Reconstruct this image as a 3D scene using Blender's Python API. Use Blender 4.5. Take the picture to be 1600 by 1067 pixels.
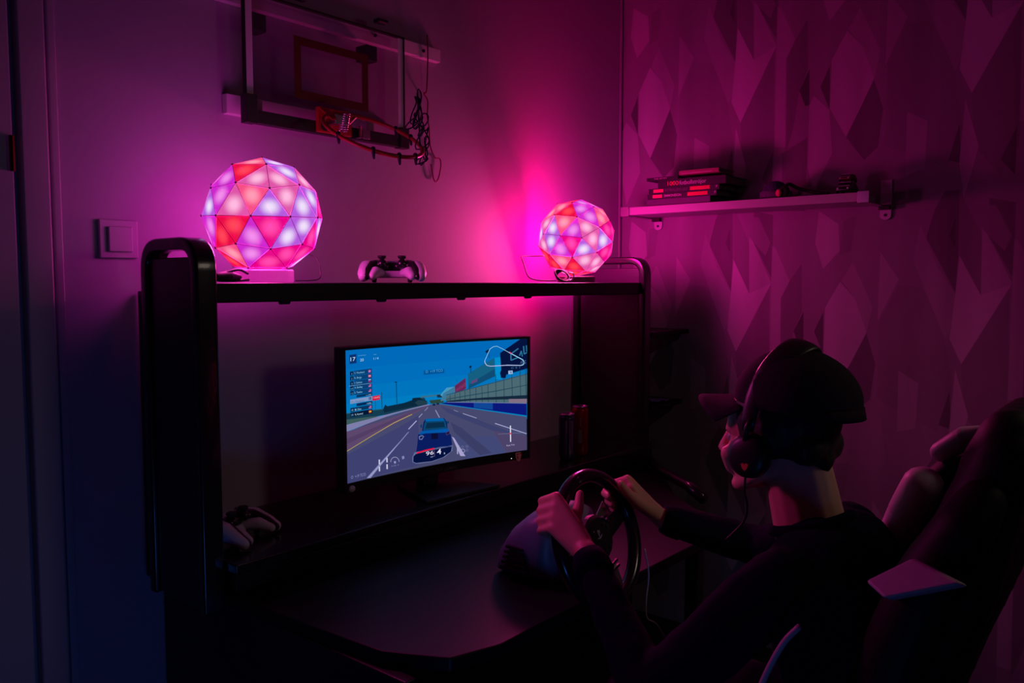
import bpy, bmesh, math, random
from mathutils import Vector, Matrix, Quaternion
R=math.radians
random.seed(7)
scene=bpy.context.scene
for o in list(bpy.data.objects): bpy.data.objects.remove(o)
COL=scene.collection
# ---------------------------------------------------------------- camera, exposure, lights
cam_d=bpy.data.cameras.new('camera'); cam=bpy.data.objects.new('camera',cam_d); COL.objects.link(cam)
cam_d.sensor_width=36; cam_d.lens=36*1293/1600; cam_d.clip_start=.02
cam.location=(0,0,1.38)
yaw,pit=R(39.6),R(-4.1)
fw=Vector((math.cos(yaw)*math.cos(pit),math.sin(yaw)*math.cos(pit),math.sin(pit)))
cam.rotation_euler=fw.to_track_quat('-Z','Y').to_euler()
scene.camera=cam
scene.view_settings.view_transform='Standard'; scene.view_settings.look='None'
scene.view_settings.gamma=1; scene.view_settings.exposure=0; scene.view_settings.use_curve_mapping=False
w=bpy.data.worlds.new('world'); scene.world=w; w.use_nodes=True
w.node_tree.nodes['Background'].inputs[0].default_value=(.5,.4,.8,1); w.node_tree.nodes['Background'].inputs[1].default_value=0.0
def light(name,kind,loc,energy,color,size=.1,aim=None,spread=None):
    d=bpy.data.lights.new(name,kind); d.energy=energy; d.color=color
    if kind=='AREA':
        d.size=size
        if spread: d.spread=spread
    else: d.shadow_soft_size=size
    o=bpy.data.objects.new(name,d); o.location=loc; COL.objects.link(o)
    if aim: o.rotation_euler=(Vector(aim)-Vector(loc)).to_track_quat('-Z','Y').to_euler()
    return o
# faint warm room light and a low blue glow, both from unseen sources
light('room_light','AREA',(1.95,-.35,1.8),.52,(1,.78,.66),.3,(1.75,1.0,.85),R(110))
light('blue_light','AREA',(.25,.2,.32),1.1,(.05,.22,1),.25,(.9,1.86,.75))

# ---------------------------------------------------------------- materials
def mat(name,c,rough=.5,metal=0,spec=.5,emit=None,es=1,noise=None,coat=0,alpha=None):
    m=bpy.data.materials.new(name); m.use_nodes=True; nt=m.node_tree; b=nt.nodes['Principled BSDF']
    b.inputs['Base Color'].default_value=(*c,1); b.inputs['Roughness'].default_value=rough
    b.inputs['Metallic'].default_value=metal; b.inputs['Specular IOR Level'].default_value=spec
    b.inputs['Coat Weight'].default_value=coat
    if emit: b.inputs['Emission Color'].default_value=(*emit,1); b.inputs['Emission Strength'].default_value=es
    if noise:
        sc,amt,bump=noise
        tc=nt.nodes.new('ShaderNodeTexCoord'); n=nt.nodes.new('ShaderNodeTexNoise'); n.inputs['Scale'].default_value=sc; n.inputs['Detail'].default_value=4
        nt.links.new(tc.outputs['Object'],n.inputs['Vector'])
        mx=nt.nodes.new('ShaderNodeMix'); mx.data_type='RGBA'
        mx.inputs[6].default_value=(*[v*(1-amt) for v in c],1); mx.inputs[7].default_value=(*[min(1,v*(1+amt)) for v in c],1)
        nt.links.new(n.outputs['Fac'],mx.inputs[0]); nt.links.new(mx.outputs[2],b.inputs['Base Color'])
        if bump:
            bp=nt.nodes.new('ShaderNodeBump'); bp.inputs['Strength'].default_value=bump; bp.inputs['Distance'].default_value=.002
            nt.links.new(n.outputs['Fac'],bp.inputs['Height']); nt.links.new(bp.outputs['Normal'],b.inputs['Normal'])
    return m
def srgb(c): return tuple((v/255/12.92) if v/255<=.04045 else ((v/255+.055)/1.055)**2.4 for v in c)
M={}
M['wall']=mat('painted_plaster',(.40,.36,.44),.75,noise=(60,.04,.15))
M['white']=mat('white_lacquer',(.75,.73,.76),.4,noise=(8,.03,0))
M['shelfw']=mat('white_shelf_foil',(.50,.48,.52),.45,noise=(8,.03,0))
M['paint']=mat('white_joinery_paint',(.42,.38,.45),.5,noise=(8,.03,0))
M['floor']=mat('dark_floor',(.02,.018,.02),.5,noise=(5,.3,0))
M['ceil']=mat('ceiling_paint',(.16,.15,.17),.9,noise=(20,.05,0))
M['black']=mat('black_plastic',(.012,.011,.013),.42,noise=(40,.2,.05))
M['gloss']=mat('glossy_black',(.012,.010,.014),.22,noise=(30,.2,0),coat=.3)
M['desk']=mat('black_desk_laminate',(.008,.007,.011),.5,spec=.3,noise=(90,.25,.1))
M['panel']=mat('dark_panel',(.03,.026,.034),.35,noise=(60,.2,.05))
M['rubber']=mat('black_rubber',(.008,.008,.009),.6)
M['metal']=mat('brushed_metal',(.45,.45,.47),.35,metal=1,noise=(50,.1,0))
M['chrome']=mat('chrome',(.7,.7,.72),.15,metal=1)
M['red']=mat('red_paint',(.45,.012,.02),.35,noise=(30,.15,0))
M['darkred']=mat('red_print',(.10,.001,.003),.5,noise=(30,.15,0))
M['skin']=mat('skin',(.62,.34,.26),.5,noise=(35,.08,.1)); M['skin'].node_tree.nodes['Principled BSDF'].inputs['Subsurface Weight'].default_value=.1
M['hair']=mat('dark_hair',(.012,.008,.006),.6,noise=(120,.4,.5))
M['sweater']=mat('navy_fabric',(.004,.004,.018),1,spec=.08,noise=(200,.3,.4))
M['jeans']=mat('dark_trousers',(.012,.014,.03),.85,noise=(200,.3,.4))
M['cap']=mat('dark_cap_fabric',(.022,.012,.024),.95,spec=.15,noise=(180,.3,.3))
M['leather']=mat('black_faux_leather',(.004,.004,.004),.6,spec=.25,noise=(80,.3,.2))
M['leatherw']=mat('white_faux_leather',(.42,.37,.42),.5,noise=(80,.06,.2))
M['leatherf']=mat('white_faux_leather_lit',(.75,.62,.74),.5,noise=(80,.06,.2))  # white leather lightened to stand in for light on the far wing
M['cord']=mat('red_cord',(.30,.02,.08),.7); M['net']=mat('navy_cord',(.008,.007,.03),.7)
M['bookpink']=mat('pink_label',(.75,.05,.14),.5); M['bookred']=mat('red_label',(.80,.02,.06),.5)
M['textw']=mat('pale_lettering',(.7,.5,.62),.5); M['textr']=mat('red_lettering',(.8,.05,.12),.5)
M['bookdark']=mat('dark_book_cloth',(.012,.01,.016),.5,noise=(60,.2,.1)); M['bookpurple']=mat('purple_book_cover',(.09,.03,.11),.5,noise=(60,.2,.1))
M['bookpages']=mat('grey_pages',(.12,.11,.12),.8,noise=(200,.3,.2)); M['bookthin']=mat('pink_book_cover',(.30,.06,.12),.45,noise=(60,.1,0))
M['canred']=mat('red_can_enamel',(.35,.004,.012),.25,metal=.5,noise=(15,.2,0)); M['canblue']=mat('blue_silver_can',(.05,.055,.14),.25,metal=.6,noise=(15,.3,0))
M['silverc']=mat('silver_can_metal',(.6,.6,.65),.25,metal=1)
M['baseL']=mat('lamp_base_lit_plastic',(.75,.5,.7),.4,emit=(.62,.015,.34),es=.8); M['baseD']=mat('lamp_base_dark',(.12,.02,.07),.4,noise=(20,.03,0))  # lamp light put into left base as emission; right base a darker copy
M['padw']=mat('white_pad_shell',(.62,.60,.70),.4,noise=(20,.03,0))
M['wheelhouse']=mat('grey_blue_housing',(.17,.26,.33),.4,noise=(40,.1,0))
M['led']=mat('white_led',(.9,.9,1),emit=(1,1,1),es=.9); M['ledred']=mat('red_led',(.4,.02,.04),emit=(1,.03,.06),es=.035)
M['logo']=mat('grey_print',(.16,.16,.17),.5); M['sticker']=mat('red_sticker',(.22,.006,.02),.5,emit=(.5,.02,.05),es=.05); M['stickerline']=mat('sticker_outline',(.35,.12,.14),.5,emit=(.6,.2,.22),es=.06)  # faint emission on sticker and outline stands in for light on the crest
M['ball']=mat('pale_ball',(.5,.48,.5),.4); M['cloth']=mat('blue_cloth',(.10,.12,.30),.9,noise=(90,.2,.4))
M['eye']=mat('eye_white',(.35,.32,.32),.3)
M['brass']=mat('brass',(.12,.04,.01),.4,metal=1)
M['lampframe']=mat('lamp_seam_plastic',(.5,.03,.30),.5)
def acryl():
    m=bpy.data.materials.new('clear_acrylic'); m.use_nodes=True; nt=m.node_tree; nt.nodes.clear()
    o=nt.nodes.new('ShaderNodeOutputMaterial'); t=nt.nodes.new('ShaderNodeBsdfTransparent'); t.inputs[0].default_value=(.93,.84,.92,1)
    g=nt.nodes.new('ShaderNodeBsdfGlossy'); g.inputs['Roughness'].default_value=.1; d=nt.nodes.new('ShaderNodeBsdfDiffuse'); d.inputs[0].default_value=(.3,.25,.35,1)
    a=nt.nodes.new('ShaderNodeMixShader'); a.inputs[0].default_value=.06; b=nt.nodes.new('ShaderNodeMixShader'); b.inputs[0].default_value=.05
    nt.links.new(t.outputs[0],a.inputs[1]); nt.links.new(g.outputs[0],a.inputs[2]); nt.links.new(a.outputs[0],b.inputs[1]); nt.links.new(d.outputs[0],b.inputs[2]); nt.links.new(b.outputs[0],o.inputs[0]); return m
M['acryl']=acryl()
def facetmat(name,edge,center,st):
    # light emitting panel: brightest over its own LED, dimmer to its edges; lets part of the added inner lights through
    m=bpy.data.materials.new(name); m.use_nodes=True; nt=m.node_tree; nt.nodes.clear(); N=nt.nodes.new; L=nt.links.new
    o=N('ShaderNodeOutputMaterial'); uv=N('ShaderNodeUVMap'); uv.uv_map='UVMap'
    ln=N('ShaderNodeVectorMath'); ln.operation='LENGTH'; L(uv.outputs[0],ln.inputs[0])
    mr=N('ShaderNodeMapRange'); mr.interpolation_type='SMOOTHSTEP'; mr.inputs[1].default_value=.62; mr.inputs[2].default_value=.05; L(ln.outputs['Value'],mr.inputs[0])
    mx=N('ShaderNodeMix'); mx.data_type='RGBA'; mx.inputs[6].default_value=(*edge,1); mx.inputs[7].default_value=(*center,1); L(mr.outputs[0],mx.inputs[0])
    e=N('ShaderNodeEmission'); L(mx.outputs[2],e.inputs[0]); e.inputs[1].default_value=st
    t=N('ShaderNodeBsdfTransparent'); t.inputs[0].default_value=(1,1,1,1)
    ms=N('ShaderNodeMixShader'); ms.inputs[0].default_value=.88; L(t.outputs[0],ms.inputs[1]); L(e.outputs[0],ms.inputs[2]); L(ms.outputs[0],o.inputs[0]); return m
FM=[facetmat(n+'_light_panel',srgb(a),srgb(b),1.12) for n,a,b in (('red',(222,6,62),(255,66,82)),('hot_pink',(222,0,128),(255,70,165)),('magenta',(196,36,196),(232,135,226)),('lavender',(172,84,212),(228,214,240)),('pink',(212,80,160),(244,178,214)),('salmon',(234,72,126),(255,150,172)))]
def scrmat():
    m=bpy.data.materials.new('lit_screen'); m.use_nodes=True; nt=m.node_tree; nt.nodes.clear(); N=nt.nodes.new
    o=N('ShaderNodeOutputMaterial'); a=N('ShaderNodeVertexColor'); a.layer_name='Col'; e=N('ShaderNodeEmission'); e.inputs[1].default_value=1.0
    nt.links.new(a.outputs[0],e.inputs[0]); nt.links.new(e.outputs[0],o.inputs[0]); return m
M['screen']=scrmat()
def papermat():
    m=bpy.data.materials.new('facet_print_wallpaper'); m.use_nodes=True; nt=m.node_tree; b=nt.nodes['Principled BSDF']; N=nt.nodes.new
    a=N('ShaderNodeVertexColor'); a.layer_name='Col'; tc=N('ShaderNodeTexCoord'); n=N('ShaderNodeTexNoise'); n.inputs['Scale'].default_value=1
    mp=N('ShaderNodeMapping'); mp.inputs['Scale'].default_value=(1,7,.7)
    nt.links.new(tc.outputs['Object'],mp.inputs[0]); nt.links.new(mp.outputs[0],n.inputs['Vector'])
    mr=N('ShaderNodeMapRange'); mr.inputs[1].default_value=.3; mr.inputs[2].default_value=.7; mr.inputs[3].default_value=.78; mr.inputs[4].default_value=1.15
    nt.links.new(n.outputs['Fac'],mr.inputs[0])
    vm=N('ShaderNodeVectorMath'); vm.operation='SCALE'; nt.links.new(a.outputs[0],vm.inputs[0]); nt.links.new(mr.outputs[0],vm.inputs['Scale']); nt.links.new(vm.outputs[0],b.inputs['Base Color'])
    b.inputs['Roughness'].default_value=.7; return m
M['paper']=papermat()

# ---------------------------------------------------------------- helpers
def empty(name,loc=(0,0,0),rz=0):
    o=bpy.data.objects.new(name,None); COL.objects.link(o); o.location=loc; o.rotation_euler=(0,0,rz); o.empty_display_size=.05; return o
def tag(o,label=None,cat=None,group=None,kind=None):
    if label:o['label']=label
    if cat:o['category']=cat
    if group:o['group']=group
    if kind:o['kind']=kind
    return o
def obj(name,bm,m,parent=None,smooth=False,bevel=0,label=None,loc=None,seg=2):
    if isinstance(bm,bmesh.types.BMesh):
        bmesh.ops.recalc_face_normals(bm,faces=bm.faces); me=bpy.data.meshes.new(name); bm.to_mesh(me); bm.free()
    else: me=bm
    o=bpy.data.objects.new(name,me); COL.objects.link(o); me.materials.clear(); me.materials.append(m)
    if smooth:
        for p in me.polygons:p.use_smooth=True
    if bevel:
        b=o.modifiers.new('bevel','BEVEL'); b.width=bevel; b.segments=seg; b.limit_method='ANGLE'; b.angle_limit=R(40)
        for p in me.polygons:p.use_smooth=True
        wn=o.modifiers.new('wn','WEIGHTED_NORMAL')
    if parent:o.parent=parent
    if loc:o.location=loc
    if label:o['label']=label
    return o
def part(name,bm,m,parent,**k):
    """world-space mesh parented to an empty/part that may be moved: keep world coordinates"""
    o=obj(name,bm,m,None,**k); o.parent=parent; bpy_inv(o,parent); return o
def bpy_inv(o,parent):
    mw=Matrix.Identity(4); chain=[]; p=parent
    while p is not None: chain.append(p); p=p.parent
    for q in reversed(chain): mw=mw@q.matrix_parent_inverse@Matrix.LocRotScale(q.location,q.rotation_euler,q.scale)
    o.matrix_parent_inverse=mw.inverted()
def box(bm,x0,x1,y0,y1,z0,z1,mx=None):
    v=[bm.verts.new(p) for p in ((x0,y0,z0),(x1,y0,z0),(x1,y1,z0),(x0,y1,z0),(x0,y0,z1),(x1,y0,z1),(x1,y1,z1),(x0,y1,z1))]
    for f in ((0,3,2,1),(4,5,6,7),(0,1,5,4),(1,2,6,5),(2,3,7,6),(3,0,4,7)): bm.faces.new([v[i] for i in f])
    if mx is not None: bmesh.ops.transform(bm,matrix=mx,verts=v)
    return bm
def BX(*a,**k): return box(bmesh.new(),*a,**k)
def frame_of(d):
    d=Vector(d).normalized(); a=Vector((0,0,1)) if abs(d.z)<.9 else Vector((1,0,0)); u=a.cross(d).normalized(); return u,d.cross(u)
def tube(bm,pts,r,seg=10,closed=False,cap=True):
    pts=[Vector(p) for p in pts]; n=len(pts); rs=r if isinstance(r,(list,tuple)) else [r]*n
    rings=[]; u=None
    for i,p in enumerate(pts):
        if closed: t=(pts[(i+1)%n]-pts[i-1])
        else: t=pts[min(i+1,n-1)]-pts[max(i-1,0)]
        t.normalize()
        if u is None: u,_=frame_of(t)
        else:
            u=(u-t*u.dot(t)); u=u.normalized() if u.length>1e-6 else frame_of(t)[0]
        v=t.cross(u)
        rings.append([bm.verts.new(p+(u*math.cos(2*math.pi*k/seg)+v*math.sin(2*math.pi*k/seg))*rs[i]) for k in range(seg)])
    for i in range(n if closed else n-1):
        A,B=rings[i],rings[(i+1)%n]
        off=0
        if closed and i==n-1:
            off=min(range(seg),key=lambda q:(A[0].co-B[q].co).length)
        for k in range(seg): bm.faces.new((A[k],A[(k+1)%seg],B[(k+1+off)%seg],B[(k+off)%seg]))
    if cap and not closed:
        bm.faces.new(rings[0][::-1]); bm.faces.new(rings[-1])
    return bm
def TB(*a,**k): return tube(bmesh.new(),*a,**k)
def arc_fillet(pts,r,n=6,closed=False):
    pts=[Vector(p) for p in pts]; out=[]; N=len(pts)
    for i,p in enumerate(pts):
        if not closed and i in(0,N-1): out.append(p); continue
        a=(pts[i-1]-p); b=(pts[(i+1)%N]-p); la,lb=a.length,b.length; a.normalize(); b.normalize()
        ang=a.angle(b); d=min(r/math.tan(ang/2),la*.49,lb*.49)
        A=p+a*d; B=p+b*d
        for k in range(n+1):
            t=k/n; out.append((1-t)**2*A+2*t*(1-t)*p+t*t*B)
    return out
def catmull(pts,n=6):
    P=[Vector(p) for p in pts]; P=[P[0]*2-P[1]]+P+[P[-1]*2-P[-2]]; out=[]
    for i in range(1,len(P)-2):
        for k in range(n):
            t=k/n; out.append(.5*((2*P[i])+(P[i+1]-P[i-1])*t+(2*P[i-1]-5*P[i]+4*P[i+1]-P[i+2])*t*t+(3*P[i]-P[i-1]-3*P[i+1]+P[i+2])*t**3))
    out.append(P[-2]); return out
def lathe(bm,prof,c=(0,0,0),axis=(0,0,1),seg=32):
    u,v=frame_of(axis); ax=Vector(axis).normalized(); c=Vector(c); rings=[]
    for r,z in prof:
        rings.append([bm.verts.new(c+ax*z+(u*math.cos(2*math.pi*k/seg)+v*math.sin(2*math.pi*k/seg))*max(r,1e-4)) for k in range(seg)])
    for A,B in zip(rings[:-1],rings[1:]):
        for k in range(seg): bm.faces.new((A[k],A[(k+1)%seg],B[(k+1)%seg],B[k]))
    bm.faces.new(rings[0][::-1]); bm.faces.new(rings[-1]); return bm
def LT(*a,**k): return lathe(bmesh.new(),*a,**k)
def prism(bm,poly,d):
    """poly: list of 3d points, extruded by vector d"""
    d=Vector(d); A=[bm.verts.new(p) for p in poly]; B=[bm.verts.new(Vector(p)+d) for p in poly]; n=len(poly)
    bm.faces.new(A[::-1]); bm.faces.new(B)
    for i in range(n): bm.faces.new((A[i],A[(i+1)%n],B[(i+1)%n],B[i]))
    return bm
def PR(*a): return prism(bmesh.new(),*a)
def ball(bm,c,r,sc=(1,1,1),rot=None,u=16,v=10):
    mx=Matrix.Translation(c)@(rot.to_4x4() if rot else Matrix.Identity(4))@Matrix.Diagonal((r*sc[0],r*sc[1],r*sc[2],1))
    bmesh.ops.create_uvsphere(bm,u_segments=u,v_segments=v,radius=1,matrix=mx); return bm
def caps(bm,p0,p1,r0,r1,seg=14):
    """tapered capsule"""
    p0,p1=Vector(p0),Vector(p1); d=p1-p0; L=d.length
    if L<1e-6: return ball(bm,p0,r0)
    d.normalize(); pts=[];rs=[]
    for a in (-85,-60,-35,-10): pts.append(p0+d*(r0*math.sin(R(a)))); rs.append(r0*math.cos(R(a)))
    for k in range(1,4):
        t=k/4; pts.append(p0.lerp(p1,t)); rs.append(r0+(r1-r0)*t)
    for a in (10,35,60,85): pts.append(p1+d*(r1*math.sin(R(a)))); rs.append(r1*math.cos(R(a)))
    return tube(bm,pts,rs,seg)
def chain(bm,pts,rs):
    for i in range(len(pts)-1): caps(bm,pts[i],pts[i+1],rs[i],rs[i+1])
    return bm
def fused(bm,voxel,smooth=4,fac=.5,disp=None):
    bmesh.ops.recalc_face_normals(bm,faces=bm.faces)
    me=bpy.data.meshes.new('t'); bm.to_mesh(me); bm.free(); o=bpy.data.objects.new('t',me); COL.objects.link(o)
    m=o.modifiers.new('r','REMESH'); m.mode='VOXEL'; m.voxel_size=voxel; m.adaptivity=0
    s=o.modifiers.new('s','SMOOTH'); s.iterations=smooth; s.factor=fac
    if disp:
        tx=bpy.data.textures.new('folds','CLOUDS'); tx.noise_scale=disp[0]; d=o.modifiers.new('d','DISPLACE'); d.texture=tx; d.strength=disp[1]; d.mid_level=.5
    dg=bpy.context.evaluated_depsgraph_get(); me2=bpy.data.meshes.new_from_object(o.evaluated_get(dg)); bpy.data.objects.remove(o); bpy.data.meshes.remove(me)
    for p in me2.polygons:p.use_smooth=True
    return me2
def text_geo(s):
    """(verts2d, faces) of a word, scaled so that it spans 0..1 by 0..1 of its box"""
    c=bpy.data.curves.new('t','FONT'); c.body=s; c.resolution_u=3; c.offset=.004; o=bpy.data.objects.new('t',c); COL.objects.link(o)
    dg=bpy.context.evaluated_depsgraph_get(); me=bpy.data.meshes.new_from_object(o.evaluated_get(dg)); bpy.data.objects.remove(o)
    V=[(v.co.x,v.co.y) for v in me.vertices]; Fs=[tuple(p.vertices) for p in me.polygons]; bpy.data.meshes.remove(me)
    x0=min(v[0] for v in V);x1=max(v[0] for v in V); h=.70
    return [((x-x0)/(x1-x0),y/h) for x,y in V],Fs
def text_part(name,s,origin,ux,uy,wd,ht,m,parent,label=None):
    V,Fs=text_geo(s); bm=bmesh.new(); ux=Vector(ux);uy=Vector(uy);origin=Vector(origin)
    vs=[bm.verts.new(origin+ux*(a*wd)+uy*(b*ht)) for a,b in V]
    for f in Fs:
        try: bm.faces.new([vs[i] for i in f])
        except ValueError: pass
    return part(name,bm,m,parent,label=label)
def color_mesh(name,polys,place,m,parent=None,cuts=None):
    """flat print: list of (rgb linear, [(a,b)..]) painted in order, each layer a hair above the last"""
    me=bpy.data.meshes.new(name); bm=bmesh.new(); cl=bm.loops.layers.float_color.new('Col')
    for i,(c,pts) in enumerate(polys):
        b2=bmesh.new(); vs=[b2.verts.new((p[0],p[1],i)) for p in pts]
        try: f=b2.faces.new(vs)
        except ValueError: b2.free(); continue
        if cuts:
            lo=min(p[0] for p in pts);hi=max(p[0] for p in pts)
            for q in cuts:
                if lo<q<hi: bmesh.ops.bisect_plane(b2,geom=b2.verts[:]+b2.edges[:]+b2.faces[:],plane_co=(q,0,0),plane_no=(1,0,0))
        for (co,no) in CLIP.get(name,()):
            bmesh.ops.bisect_plane(b2,geom=b2.verts[:]+b2.edges[:]+b2.faces[:],plane_co=co,plane_no=no,clear_outer=True)
        mp={v:bm.verts.new(place(v.co.x,v.co.y,i)) for v in b2.verts}
        for f in b2.faces:
            nf=bm.faces.new([mp[v] for v in f.verts])
            for l in nf.loops:l[cl]=(*c,1)
        b2.free()
    bm.to_mesh(me); bm.free(); o=bpy.data.objects.new(name,me); COL.objects.link(o); me.materials.append(m)
    if parent: o.parent=parent; bpy_inv(o,parent)
    return o
CLIP={}

# ---------------------------------------------------------------- data (flat prints)
TILE=[[0.34,[[1.437,2.471],[1.41,2.526],[1.367,2.528],[1.363,2.33],[1.368,2.196],[1.37,2.206],[1.456,2.372],[1.459,2.384]]],[0.42,[[1.367,2.528],[1.299,2.382],[1.295,2.193],[1.36,2.32]]],[0.58,[[1.3,2.432],[1.285,2.388],[1.212,2.234],[1.218,2.212],[1.295,2.193]]],[0.36,[[1.282,2.497],[1.21,2.48],[1.205,2.241],[1.285,2.388]]],[0.44,[[1.539,2.224],[1.597,2.102],[1.598,1.835],[1.407,1.746],[1.364,1.873],[1.393,2.049],[1.453,2.196],[1.474,2.218]]],[0.56,[[1.601,2.337],[1.539,2.244],[1.603,2.102]]],[0.52,[[1.478,2.424],[1.429,2.296],[1.368,2.196],[1.368,2.098],[1.393,2.049],[1.453,2.196],[1.497,2.308]]],[0.64,[[1.36,2.32],[1.295,2.193],[1.212,2.229],[1.343,1.972],[1.38,2.052],[1.368,2.196]]],[0.55,[[1.21,2.368],[1.198,2.361],[1.142,2.239],[1.173,2.177],[1.17,1.865],[1.21,1.869],[1.211,2.22]]],[0.38,[[1.173,2.177],[1.142,2.239],[1.1,2.302],[1.095,2.125],[1.123,2.058],[1.141,1.93],[1.167,1.842]]],[0.24,[[1.089,2.128],[1.123,2.058],[1.101,2.001],[1.086,2.004]]],[0.42,[[1.218,2.212],[1.343,1.972],[1.332,1.811],[1.255,1.711],[1.209,1.8]]],[0.62,[[0.963,2.236],[1.012,2.146],[1.014,1.981],[0.957,1.878],[0.909,1.976],[0.87,2.063],[0.91,2.176]]],[0.54,[[0.922,2.305],[0.958,2.24],[0.91,2.176],[0.87,2.063],[0.852,2.149]]],[0.33,[[0.87,2.059],[0.909,1.976],[0.957,1.878],[0.895,1.794],[0.851,1.833],[0.838,1.958]]],[0.28,[[1.018,2.13],[1.049,2.06],[1.016,1.981]]],[0.58,[[1.086,2.004],[1.071,2.033],[1.016,1.977],[1.003,1.826],[1.066,1.698],[1.087,1.79]]],[0.3,[[1.374,1.881],[1.403,1.769],[1.366,1.757]]],[0.3,[[1.215,1.856],[1.256,1.758],[1.216,1.709]]],[0.36,[[1.181,1.844],[1.09,1.891],[1.092,1.632],[1.176,1.637]]],[0.6,[[1.36,1.956],[1.317,1.805],[1.354,1.646],[1.371,1.757]]],[0.54,[[1.531,1.939],[1.468,1.901],[1.471,1.75],[1.53,1.73]]],[0.28,[[1.376,1.585],[1.393,1.528],[1.374,1.489]]],[0.46,[[1.328,1.626],[1.263,1.618],[1.217,1.523],[1.235,1.476],[1.296,1.544]]],[0.6,[[1.042,1.63],[0.974,1.582],[0.967,1.489],[1.023,1.427],[1.053,1.518]]],[0.42,[[0.957,1.592],[0.915,1.605],[0.929,1.488],[0.967,1.471]]],[0.48,[[0.893,1.73],[0.813,1.787],[0.787,1.616],[0.842,1.554],[0.886,1.621]]]]
LAMP_L=[[[0.5462,-0.1591,-0.8224],[-0.0446,-0.9859,0.1612],[-0.8364,-0.0514,-0.5456]],"32314333520444334520121112131123431222431232431222431222431222431250203222431222"]
LAMP_R=[[[-0.242,-0.7078,-0.6636],[-0.4618,-0.5175,0.7204],[-0.8533,0.4808,-0.2016]],"03252452504525420000135241133044400010410000412010400500414014000040030011132010"]
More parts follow.
